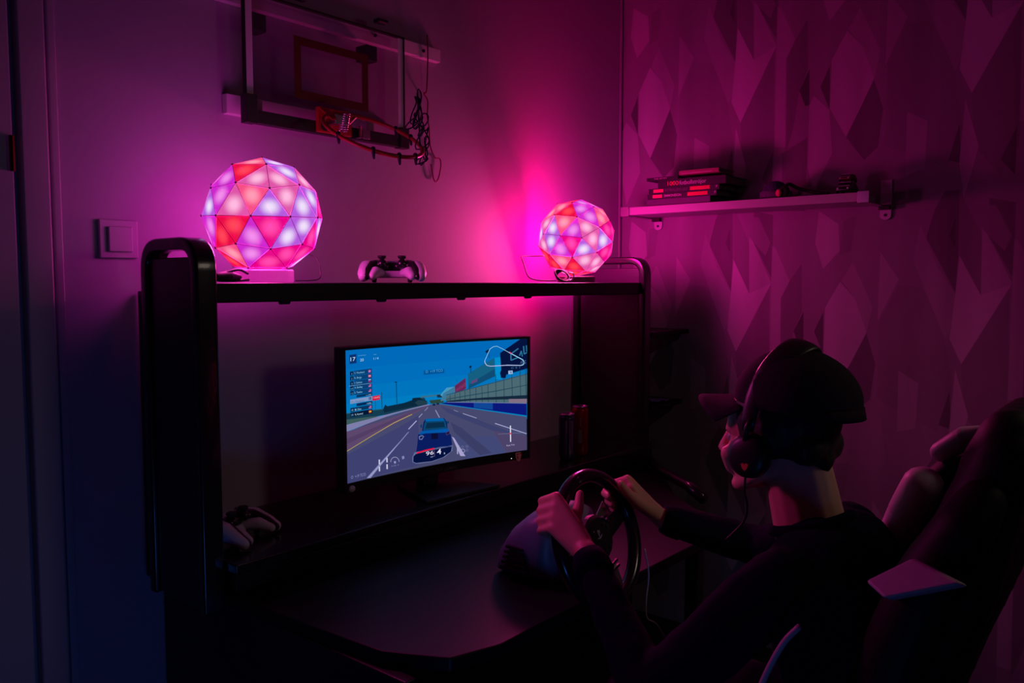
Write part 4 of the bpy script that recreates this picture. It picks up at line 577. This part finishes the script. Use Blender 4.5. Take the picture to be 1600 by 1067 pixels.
# knitted cap, headphones and toy cars on the shelf
bn=tag(empty('knitted_cap',(2.83,1.13,ZB)),'dark knitted cap with grey pattern resting on the wall shelf','cap')
bm=bmesh.new(); ball(bm,(2.835,1.150,ZB+.0),.052,(1,1,1.25),u=24,v=14)
bmesh.ops.bisect_plane(bm,geom=bm.verts[:]+bm.edges[:]+bm.faces[:],plane_co=(0,0,ZB+.001),plane_no=(0,0,-1),clear_outer=True)
part('crown',bm,mat('cap_knit',(.05,.05,.12),.9,noise=(150,.6,.6)),bn,smooth=True)
part('cuff',LT([(.050,.002),(.054,.004),(.054,.026),(.050,.028)],(2.835,1.150,ZB),seg=24),mat('cap_cuff',(.12,.11,.16),.9,noise=(220,.7,.5)),bn,smooth=True)
hd=tag(empty('earphones',(2.79,1.08,ZB)),'small black headphones with a pink ear pad in front of the knitted cap','headphones')
part('ear_pad',LT([(.010,0),(.0135,.004),(.011,.012)],(2.770,1.108,ZB+.0155),(-1,.9,0),seg=20),M['bookpink'],hd,smooth=True,label='pink ear pad')
part('ear_cup',LT([(.018,0),(.020,.006),(.016,.016)],(2.783,1.096,ZB+.021),(-1,.3,0),seg=20),M['rubber'],hd,smooth=True)
part('headband',TB(catmull([(2.79,1.10,ZB+.035),(2.80,1.09,ZB+.046),(2.81,1.06,ZB+.03),(2.82,1.0,ZB+.012),(2.82,.96,ZB+.007)],6),.006,8),M['rubber'],hd,smooth=True)
bx_=tag(obj('small_box',BX(2.84,2.87,1.01,1.075,ZB+.0002,ZB+.034),M['logo'],bevel=.003),'flat grey box behind the headphones on the wall shelf','box')
def toycar(loc,label,body):
    t=tag(empty('toy_car',loc),label,'toy car','toy cars stacked at the right end of the wall shelf')
    # nose points to -x (towards the room)
    prof=[(-.045,.008),(-.045,.022),(-.03,.026),(-.018,.040),(.02,.041),(.035,.028),(.045,.026),(.045,.008)]
    obj('body',PR([(a,-.023,b) for a,b in prof],(0,.046,0)),body,t,bevel=.004)
    obj('windscreen',PR([(-.0305,-.018,.0275),(-.0195,-.016,.0385),(-.0195,.016,.0385),(-.0305,.018,.0275)],(-.0006,0,.0004)),M['gloss'],t)
    bm=bmesh.new(); 
    for a,b_,c_,d_ in ((-.0185,.0185,.0262,.0275),(-.0185,.0185,.0385,.0398)): box(bm,-.034,-.0325,a,b_,c_,d_) if c_<.03 else box(bm,-.0215,-.0195,a,b_,c_,d_)
    obj('window_trim',bm,M['padw'],t)
    for s in (-1,1):
        obj('headlamp',LT([(.0035,0),(.003,.002)],(-.0455,s*.016,.0175),(-1,0,0),seg=10),M['padw'],t)
        for x in (-.028,.028): obj('wheel',LT([(.008,-.003),(.009,0),(.008,.003)],(x,s*.022,.009),(0,1,0),seg=14),M['rubber'],t)
    return t
toycar((2.825,.905,ZB),'dark toy car facing the room at the right end of the wall shelf',M['gloss'])
toycar((2.83,.905,ZB+.0415),'smaller dark red toy car parked on the roof of another toy car',mat('toy_red',(.10,.006,.01),.4)).scale=(.82,.82,.62)

# ball and cloth on the lower side shelf
tag(obj('ball',ball(bmesh.new(),(2.722,1.65,.9785),.052,u=24,v=16),M['ball'],smooth=True),'pale round ball half hidden behind the right desk tower','ball')
bm=bmesh.new(); n=10; g_=[[bm.verts.new((2.665+.17*i/n,1.536+.055*j/n,.9290+(.022*(1-i/n)**1.2)*math.sin(math.pi*(.15+.7*j/n))+.003*math.sin(i*1.7+j))) for j in range(n+1)] for i in range(n+1)]
for i in range(n):
    for j in range(n): bm.faces.new((g_[i][j],g_[i+1][j],g_[i+1][j+1],g_[i][j+1]))
tag(obj('cloth',bm,M['cloth'],smooth=True),'crumpled blue cloth lying on the small lower side shelf','cloth')

# ---------------------------------------------------------------- steering wheel
WC=Vector((1.464,.97,.83)); WR=.135; wu0=Vector((1,0,0)); wv0=Vector((0,.30,.954)); WT=R(15); wu=wu0*math.cos(WT)+wv0*math.sin(WT); wv=wv0*math.cos(WT)-wu0*math.sin(WT); wn=wu.cross(wv)  # wn towards the player
wh=tag(empty('racing_wheel',(1.464,1.05,.72)),'black racing game steering wheel clamped to the front of the desk','steering wheel')
def wp_(a,b,c=0): return WC+wu*a+wv*b+wn*c
part('rim',TB([wp_(WR*math.cos(R(a)),WR*math.sin(R(a))) for a in range(0,360,6)],.0155,14,closed=True),M['gloss'],wh,smooth=True,label='black leather rim')
hub=part('hub',LT([(.048,-.03),(.052,-.01),(.050,.0),(.044,.006)],WC,wn,seg=32),M['black'],wh,smooth=False)
for a in (180,0):
    s=1 if a==0 else -1
    part('spoke',PR([wp_(s*.04,.022,-.004),wp_(s*.04,-.022,-.004),wp_(s*.128,-.014,-.006),wp_(s*.128,.018,-.006)],wn*.006),M['gloss'],wh,bevel=.002)
part('spoke',PR([wp_(-.026,-.066,-.006),wp_(.026,-.066,-.006),wp_(.020,-.126,-.006),wp_(-.020,-.126,-.006)],wn*.006),M['metal'],wh,bevel=.002,label='brushed metal lower spoke')
part('spoke_trim',BX(-.028,.028,-.003,.003,-.004,.004,mx=Matrix.Translation(wp_(0,-.066,.002))@Matrix((wu,wv,wn)).transposed().to_4x4()),M['chrome'],wh,bevel=.001)
part('spoke_trim',BX(-.028,.028,-.003,.003,-.004,.004,mx=Matrix.Translation(wp_(0,-.078,.002))@Matrix((wu,wv,wn)).transposed().to_4x4()),M['chrome'],wh,bevel=.001)
part('center_mark',PR([wp_(-.004,WR-.004,.0146),wp_(.004,WR-.004,.0146),wp_(.004,WR+.008,.012),wp_(-.004,WR+.008,.012)],wn*.0015),M['logo'],wh)
# console emblem: upright P over a lying S
bm=bmesh.new()
def q_(pts): prism(bm,[wp_(a,b+.008,.0065) for a,b in pts],wn*.0004)
q_([(-.002,-.009),(.0005,-.008),(.0005,.010),(-.002,.011)]); q_([(.0005,.010),(.0055,.0075),(.0055,.002),(.0035,.001),(.0035,.006),(.0005,.0072)])
q_([(-.0025,-.006),(-.0095,-.0035),(-.0095,-.0055),(-.0025,-.008)]); q_([(.001,-.006),(.0085,-.003),(.009,-.005),(.001,-.0085)])
part('emblem',bm,M['textw'],wh,label='small grey console emblem')
for k in range(4):
    a=math.pi/2*k; part('face_button',LT([(.0045,.0),(.0045,.010),(.003,.011)],wp_(.034+.010*math.cos(a),.020+.010*math.sin(a)),wn,seg=12),M['panel'],wh)
for k in range(3): part('hub_button',LT([(.004,.0),(.004,.009)],wp_(-.018+.018*k,-.030),wn,seg=12),M['panel'],wh)
part('emblem_dot',LT([(.0015,0),(.0015,.0015)],wp_(-.014,.022,.006),wn,seg=8),M['textw'],wh)
part('axle',TB([WC-wn*.02,WC-wn*.10],.030,20),M['black'],wh)
for s in (-1,1): part('paddle',PR([wp_(s*.045,.03,-.02),wp_(s*.095,.045,-.022),wp_(s*.10,.0,-.022),wp_(s*.05,-.015,-.02)],-wn*.003),M['metal'],wh,bevel=.001)
# motor housing
bm=bmesh.new(); rings=[]
for y,hw,zt,zb in ((1.035,.084,.885,.728),(1.07,.092,.890,.724),(1.11,.094,.876,.7215),(1.15,.090,.842,.7215),(1.185,.078,.792,.7215),(1.205,.06,.75,.7215)):
    r_=[]
    for k in range(24):
        a=2*math.pi*k/24; ca,sa=math.cos(a),math.sin(a); e=.6
        xx=hw*math.copysign(abs(ca)**e,ca); zz=(zt+zb)/2+(zt-zb)/2*math.copysign(abs(sa)**e,sa); r_.append(bm.verts.new((1.464+xx,y,zz)))
    rings.append(r_)
for A,B in zip(rings[:-1],rings[1:]):
    for k in range(24): bm.faces.new((A[k],A[(k+1)%24],B[(k+1)%24],B[k]))
bm.faces.new(rings[0][::-1]); bm.faces.new(rings[-1])
part('motor_housing',bm,M['wheelhouse'],wh,smooth=True,label='grey motor housing')
for k in range(5): 
    z=.752+.012*k; part('vent',BX(1.366,1.378,1.09+.003*k,1.165-.004*k,z-.0028,z+.0028),M['rubber'],wh)
part('clamp',BX(1.40,1.53,1.0,1.06,.652,.692),M['black'],wh,bevel=.004)
part('clamp_knob',LT([(.018,0),(.02,.004),(.018,.012)],(1.405,.985,.755),(-.4,-.9,0),seg=16),M['gloss'],wh,smooth=True)
cable('wheel_cable',[(1.60,.935,.78),(1.61,.93,.72),(1.60,.93,.66),(1.605,.93,.62),(1.63,.92,.60),(1.645,.90,.56)],.0018,M['padw'],'thin pale cable hanging below the right side of the steering wheel')

# ---------------------------------------------------------------- person
pr=tag(empty('person',(1.47,.5,0)),'person in a dark cap and navy sweater seen from behind, gripping the wheel','person')
HO=Vector((1.47,.578,.992)); HR=Matrix.Rotation(R(-8),3,'Z')@Matrix.Rotation(R(-3),3,'X')
def hp_(x,y,z): return HO+HR@Vector((x,y,z))
bm=bmesh.new()
def hb(c,sc,**k): ball(bm,hp_(*c),1,sc,rot=HR,u=24,v=16)
hb((0,-.008,.140),(.074,.097,.086)); hb((0,.040,.088),(.056,.052,.075)); hb((0,.045,.05),(.046,.042,.045)); hb((0,.046,.130),(.060,.046,.046)); hb((0,.066,.046),(.030,.027,.026))
def hc(p,q,a,b): caps(bm,hp_(*p),hp_(*q),a,b)
for s in (-1,1):
    hc((s*.052,-.005,.055),(s*.020,.066,.014),.020,.015); hc((s*.040,.078,.072),(s*.022,.083,.045),.016,.014)
    hc((s*.016,.086,.117),(s*.044,.072,.120),.0085,.0085)
hc((-.011,.076,.012),(.011,.076,.012),.015,.015); hc((0,.096,.112),(0,.116,.076),.0075,.0105); hc((0,.116,.076),(0,.098,.066),.010,.009)
for s in (-1,1): hc((s*.010,.106,.070),(s*.012,.098,.070),.007,.007)
hc((-.018,.093,.046),(.018,.093,.046),.0065,.0065); hc((-.016,.092,.036),(.016,.092,.036),.0068,.0068); hb((0,.088,.042),(.022,.010,.018))
for s in (-1,1):
    ball(bm,hp_(s*.076,-.008,.085),1,(.009,.020,.031),rot=HR,u=16,v=10)
# neck
caps(bm,hp_(0,-.030,.07),(1.47,.515,.90),.054,.060); caps(bm,hp_(0,-.048,.08),(1.47,.495,.91),.045,.05)
# torso under the clothes and arms
SL,SR=Vector((1.295,.505,.885)),Vector((1.645,.505,.895)); EL,ER=Vector((1.175,.675,.69)),Vector((1.795,.745,.775)); WL,WRt=Vector((1.305,.893,.858)),Vector((1.665,.925,.836))
chain(bm,[SL+Vector((.03,0,-.01)),(1.47,.50,.885),SR+Vector((-.03,0,-.01))],[.036,.045,.036])
chain(bm,[(1.47,.475,.86),(1.47,.42,.70),(1.47,.36,.52)],[.06,.085,.09])
chain(bm,[SL,EL],[.038,.030]); chain(bm,[EL,EL.lerp(WL,.35),WL],[.030,.033,.0235]); chain(bm,[SR,ER],[.038,.030]); chain(bm,[ER,ER.lerp(WRt,.35),WRt],[.030,.033,.0235])
def hand(side,th,W):
    er=wu*math.cos(R(th))+wv*math.sin(R(th)); T=(wu*-math.sin(R(th))+wv*math.cos(R(th)))*(1 if side>0 else -1); P=WC+er*WR; n=wn
    offs=(.034,.012,-.010,-.031); rad=(.0098,.0100,.0095,.0085)
    wl=W
    for i,(o_,r_) in enumerate(zip(offs,rad)):
        mcp=P+er*.033+n*.016+T*o_; ln=(1,1.05,1,.85)[i]
        pip=P+er*(.024+.004*ln)-n*.026*ln+T*(o_*.98); dip=P-er*.006-n*.031*ln+T*(o_*.95); tip=P-er*.024-n*.010+T*(o_*.92)
        chain(bm,[mcp,pip,dip,tip],[r_*1.12,r_,r_*.92,r_*.8])
        carp=W+ (P-W).normalized()*.012+T*(o_*.45)
        caps(bm,carp,mcp,.0165,.0125)
        if i<3:
            m2=P+er*.031+n*.016+T*((offs[i]+offs[i+1])/2); caps(bm,W+T*((offs[i]+offs[i+1])*.22),m2,.016,.0115)
    c0=W+(P-W)*.15+T*.010-er*.004; c1=P+n*.039-er*.004-T*.006; c2=P+n*.037-er*.016+T*.026; c3=P+n*.034-er*.020+T*.056
    chain(bm,[c0,c1,c2,c3],[.017,.0145,.0115,.0092])
    caps(bm,c0,P+er*.022+n*.024+T*.02,.016,.012)
hand(-1,135,WL); hand(1,9,WRt)
body=part('body',fused(bm,.0042,5,.5),M['skin'],pr)
for s in (-1,1): part('eye',ball(bmesh.new(),hp_(s*.031,.074,.103),.0112,u=16,v=10),M['eye'],pr,smooth=True)
# sweater
bm=bmesh.new()
CL=EL.lerp(WL,.86); CR=ER.lerp(WRt,.86)
chain(bm,[SL+Vector((.02,0,-.012)),(1.40,.495,.888),(1.54,.495,.892),SR+Vector((-.02,0,-.01))],[.060,.072,.072,.060])
for dx in (-.085,0,.085): chain(bm,[(1.47+dx,.475,.86),(1.47+dx,.41,.70),(1.47+dx*1.05,.35,.55),(1.47+dx*1.1,.33,.47)],[.098,.115,.115,.11])
chain(bm,[SL,SL.lerp(EL,.5),EL],[.062,.058,.050]); chain(bm,[EL,EL.lerp(WL,.3),CL],[.046,.044,.033]); chain(bm,[SR,SR.lerp(ER,.5),ER],[.060,.055,.047]); chain(bm,[ER,ER.lerp(WRt,.3),CR],[.047,.046,.036])
caps(bm,(1.47,.50,.905),(1.47,.51,.925),.075,.070); caps(bm,(1.39,.470,.885),(1.55,.470,.888),.078,.078)
part('sweater',fused(bm,.008,5,.6,(.07,.012)),M['sweater'],pr)
part('collar',TB([(1.47+.066*math.cos(R(a)),.518+.066*math.sin(R(a)),.946-.022*math.sin(R(a))+.004) for a in range(0,360,15)],.010,8,closed=True),M['sweater'],pr,smooth=True)
for q,pw,el in ((CL,WL,EL),(CR,WRt,ER)):
    d=(pw-el).normalized(); part('cuff',TB([q-d*.01,q+d*.015,q+d*.034],[.038,.0365,.031],14),M['sweater'],pr,smooth=True)
# legs under the desk
bm=bmesh.new()
for s in (-1,1): chain(bm,[(1.47+s*.09,.34,.50),(1.47+s*.12,.84,.54),(1.47+s*.11,.98,.12)],[.095,.068,.048])
part('trousers',fused(bm,.010,5),M['jeans'],pr)
for s in (-1,1):
    bm=bmesh.new(); chain(bm,[(1.47+s*.11,.97,.055),(1.47+s*.115,1.07,.045),(1.47+s*.12,1.17,.038)],[.045,.044,.036]); me=fused(bm,.008,3)
    for v in me.vertices: v.co.z=max(.001,v.co.z)
    part('shoe',me,M['rubber'],pr)
# hair and cap
bm=bmesh.new(); ball(bm,hp_(0,-.016,.142),1,(.081,.102,.092),rot=HR,u=32,v=20); caps(bm,hp_(-.035,-.075,.095),hp_(.035,-.075,.095),.032,.032); caps(bm,hp_(0,-.078,.075),hp_(0,-.072,.055),.030,.024)
for s in (-1,1): caps(bm,hp_(s*.062,-.02,.13),hp_(s*.066,-.010,.09),.018,.014)
me=fused(bm,.005,3,.5,(.02,.006)); bm=bmesh.new(); bm.from_mesh(me)
bmesh.ops.bisect_plane(bm,geom=bm.verts[:]+bm.edges[:]+bm.faces[:],plane_co=hp_(0,.045,.15),plane_no=HR@Vector((0,1,-.15)),clear_outer=True)
part('hair',bm,M['hair'],pr,smooth=True)
CPc=hp_(0,-.040,.177); CR_=HR@Matrix.Rotation(R(3),3,'X')
bm=bmesh.new(); ball(bm,(0,0,0),1,(.092,.112,.085),u=36,v=24)
bmesh.ops.bisect_plane(bm,geom=bm.verts[:]+bm.edges[:]+bm.faces[:],plane_co=(0,0,-.012),plane_no=(0,.10,-1),clear_outer=True)
for v in bm.verts:
    if v.co.z<0: pass
    v.co.z*= (1+.06*math.sin(v.co.y*18+1.2))
mxc=Matrix.Translation(CPc)@CR_.to_4x4(); bmesh.ops.transform(bm,matrix=mxc,verts=bm.verts)
capo=part('cap',bm,M['cap'],pr,smooth=True,label='dark cap'); so=capo.modifiers.new('s','SOLIDIFY'); so.thickness=.003; so.offset=1
bm=bmesh.new(); rows=[]
for i in range(13):
    a=(i/12-.5)*2; rr=[]
    for j in range(7):
        t=j/6; x=a*.076*(1-.10*t**2); y0=.104*math.sqrt(max(0,1-(a*.80)**2)); y=y0+t*.098*(1-.35*a*a); z=-.003-.012*a*a-.008*t-.026*t*a*a
        rr.append((x,y,z))
    rows.append(rr)
vt=[[bm.verts.new(p) for p in r_] for r_ in rows]
for i in range(12):
    for j in range(6): bm.faces.new((vt[i][j],vt[i+1][j],vt[i+1][j+1],vt[i][j+1]))
bmesh.ops.transform(bm,matrix=mxc,verts=bm.verts)
br=part('brim',bm,M['cap'],capo,smooth=True); so=br.modifiers.new('s','SOLIDIFY'); so.thickness=.004
bm=bmesh.new(); 
st_=[(math.cos(R(a))*.092,math.sin(R(a))*.113,-.018) for a in range(228,313,7)]
for z_ in (0,): 
    A=[bm.verts.new((x,y,z+.010)) for x,y,z in st_]; B=[bm.verts.new((x*1.03,y*1.03,z-.010)) for x,y,z in st_]
    for i in range(len(A)-1): bm.faces.new((A[i],A[i+1],B[i+1],B[i]))
bmesh.ops.transform(bm,matrix=mxc,verts=bm.verts); sp=part('cap_strap',bm,M['cap'],capo,smooth=True); so=sp.modifiers.new('s','SOLIDIFY'); so.thickness=.004; so.offset=1
part('cap_button',ball(bmesh.new(),mxc@Vector((0,0,.091)),.007,(1,1,.6),u=12,v=8),M['cap'],capo,smooth=True)
# headset
hs=tag(empty('headset',hp_(0,0,.1)),'black over-ear gaming headset worn over the cap','headset')
def ring_arc(c,a0,a1,n=24): return [c(R(a0+(a1-a0)*i/n)) for i in range(n+1)]
arcf=lambda a: hp_(.096*math.cos(a),.004-.060*math.sin(a)**2,.088+.187*math.sin(a)**.8)
bm=bmesh.new(); pts=ring_arc(arcf,8,172,28); prev=None
for i,p in enumerate(pts):
    t=(pts[min(i+1,len(pts)-1)]-pts[max(i-1,0)]).normalized(); side=HR@Vector((0,.94,.34)); side=(side-t*side.dot(t)).normalized(); nr=t.cross(side)
    wd=.012+.015*math.sin(math.pi*i/(len(pts)-1)); th=.004+.003*math.sin(math.pi*i/(len(pts)-1))
    ring=[bm.verts.new(p+side*wd*math.cos(q)+nr*th*math.sin(q)) for q in [2*math.pi*k/12 for k in range(12)]]
    if prev:
        for k in range(12): bm.faces.new((prev[k],prev[(k+1)%12],ring[(k+1)%12],ring[k]))
    else: bm.faces.new(ring)
    prev=ring
bm.faces.new(prev); part('headband',bm,M['black'],hs,smooth=True)
for s in (-1,1):
    c=hp_(s*.083,.003,.082); ax=HR@Vector((s,0,0))
    cu=part('ear_cup',LT([(.030,-.004),(.038,.0),(.040,.008),(.038,.018),(.028,.024),(.01,.026)],c,ax,seg=28),M['black'],hs,smooth=True)
    part('ear_cushion',TB([c+HR@Vector((0,.026*math.cos(R(a)),.030*math.sin(R(a)))) for a in range(0,360,15)],.011,8,closed=True),M['leather'],hs,smooth=True)
    part('yoke',TB([hp_(s*.103,.003,.11),hp_(s*.101,.0,.135),hp_(s*.095,-.006,.150)],.005,8),M['black'],hs,smooth=True)
c=hp_(-.1085,.002,.066); hy=HR@Vector((0,1,0)); hz=HR@Vector((0,0,1)); hx=HR@Vector((-1,0,0))
part('cup_logo',PR([c+hy*a+hz*b for a,b in ((-.007,.004),(-.003,.006),(0,.003),(.003,.006),(.007,.004),(.005,-.003),(0,-.008),(-.005,-.003))],hx*.0012),M['ledred'],hs,label='small red glowing mark')
part('headset_cable',TB(catmull([hp_(-.097,.008,.045),hp_(-.098,.01,.02),hp_(-.094,.008,-.01),hp_(-.09,.02,-.04),hp_(-.10,.05,-.075)],8),.0022,8),M['rubber'],hs,smooth=True)

# ---------------------------------------------------------------- gaming chair
ch=tag(empty('gaming_chair',(1.47,.3,0)),'black racing style gaming chair with white panels, reclined behind the person','chair')
bm=bmesh.new()
bk=[(.40,.50),(.355,.66),(.30,.82),(.255,.95),(.225,1.06),(.205,1.13)]
for dx,rr in ((-.14,.062),(-.07,.066),(0,.066),(.07,.066),(.14,.062)):
    chain(bm,[(1.47+dx*(1 if z<1.05 else .75),y,z) for y,z in bk],[rr*1.05,rr*1.05,rr,rr,rr*.85,rr*.72])
for dx in (-.085,-.04,0,.04,.085): caps(bm,(1.47+dx,.218,1.10),(1.47+dx,.200,1.155),.052,.044)
part('backrest',fused(bm,.010,6,.6),M['leather'],ch)
for s,lab in ((-1,'near black wing of the backrest'),(1,'far black wing of the backrest')):
    bm=bmesh.new(); x=1.47+s*.215+(.035 if s<0 else 0)
    if s<0: chain(bm,[(x,.385,.56),(x-.008,.352,.70),(x-.01,.315,.84),(x-.008,.278,.95),(x,.240,1.03),(x+.03,.222,1.07)],[.045,.048,.052,.050,.042,.034])
    else: chain(bm,[(x,.415,.56),(x+s*.01,.385,.70),(x+s*.015,.345,.84),(x+s*.012,.305,.96),(x,.265,1.045),(x-s*.03,.235,1.09)],[.050,.058,.065,.066,.055,.040])
    if s>0: chain(bm,[(x+s*.01,.44,.76),(x+s*.02,.415,.86),(x+s*.01,.375,.965),(x,.33,1.03)],[.034,.046,.048,.036])
    part('wing',fused(bm,.009,6,.6),M['leather'],ch,label=lab)
# white inserts
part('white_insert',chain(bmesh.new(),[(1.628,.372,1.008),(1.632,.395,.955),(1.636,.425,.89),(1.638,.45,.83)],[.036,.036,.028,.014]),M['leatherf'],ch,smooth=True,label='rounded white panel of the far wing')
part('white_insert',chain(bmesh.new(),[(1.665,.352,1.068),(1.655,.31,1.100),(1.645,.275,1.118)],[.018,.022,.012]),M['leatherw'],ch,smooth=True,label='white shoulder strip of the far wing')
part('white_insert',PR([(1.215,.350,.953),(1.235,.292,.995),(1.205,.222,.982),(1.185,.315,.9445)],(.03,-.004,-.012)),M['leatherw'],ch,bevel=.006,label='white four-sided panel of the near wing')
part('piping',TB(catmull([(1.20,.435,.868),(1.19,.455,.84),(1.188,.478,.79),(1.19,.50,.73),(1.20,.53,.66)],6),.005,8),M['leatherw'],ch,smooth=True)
part('seat',BX(1.22,1.72,.40,.86,.40,.475),M['leather'],ch,bevel=.03,seg=4)
for s in (-1,1):
    part('seat_bolster',chain(bmesh.new(),[(1.47+s*.235,.42,.49),(1.47+s*.235,.84,.475)],[.045,.04]),M['leather'],ch,smooth=True)
    part('armrest',BX(1.47+s*.30-.04,1.47+s*.30+.04,.42,.68,.625,.65),M['rubber'],ch,bevel=.01)
    part('armrest_post',BX(1.47+s*.30-.02,1.47+s*.30+.02,.52,.58,.42,.625),M['black'],ch,bevel=.005)
part('gas_lift',TB([(1.47,.6,.12),(1.47,.6,.40)],.028,16),M['black'],ch)
for k in range(5):
    a=R(72*k+20); d=Vector((math.cos(a),math.sin(a),0)); c=Vector((1.47,.6,0))
    part('base_leg',TB([c+Vector((0,0,.11)),c+d*.28+Vector((0,0,.075))],[.026,.018],10),M['black'],ch); part('caster',LT([(.02,-.02),(.028,-.014),(.028,.014),(.02,.02)],c+d*.30+Vector((0,0,.0285)),(-d.y,d.x,0),seg=16),M['rubber'],ch)
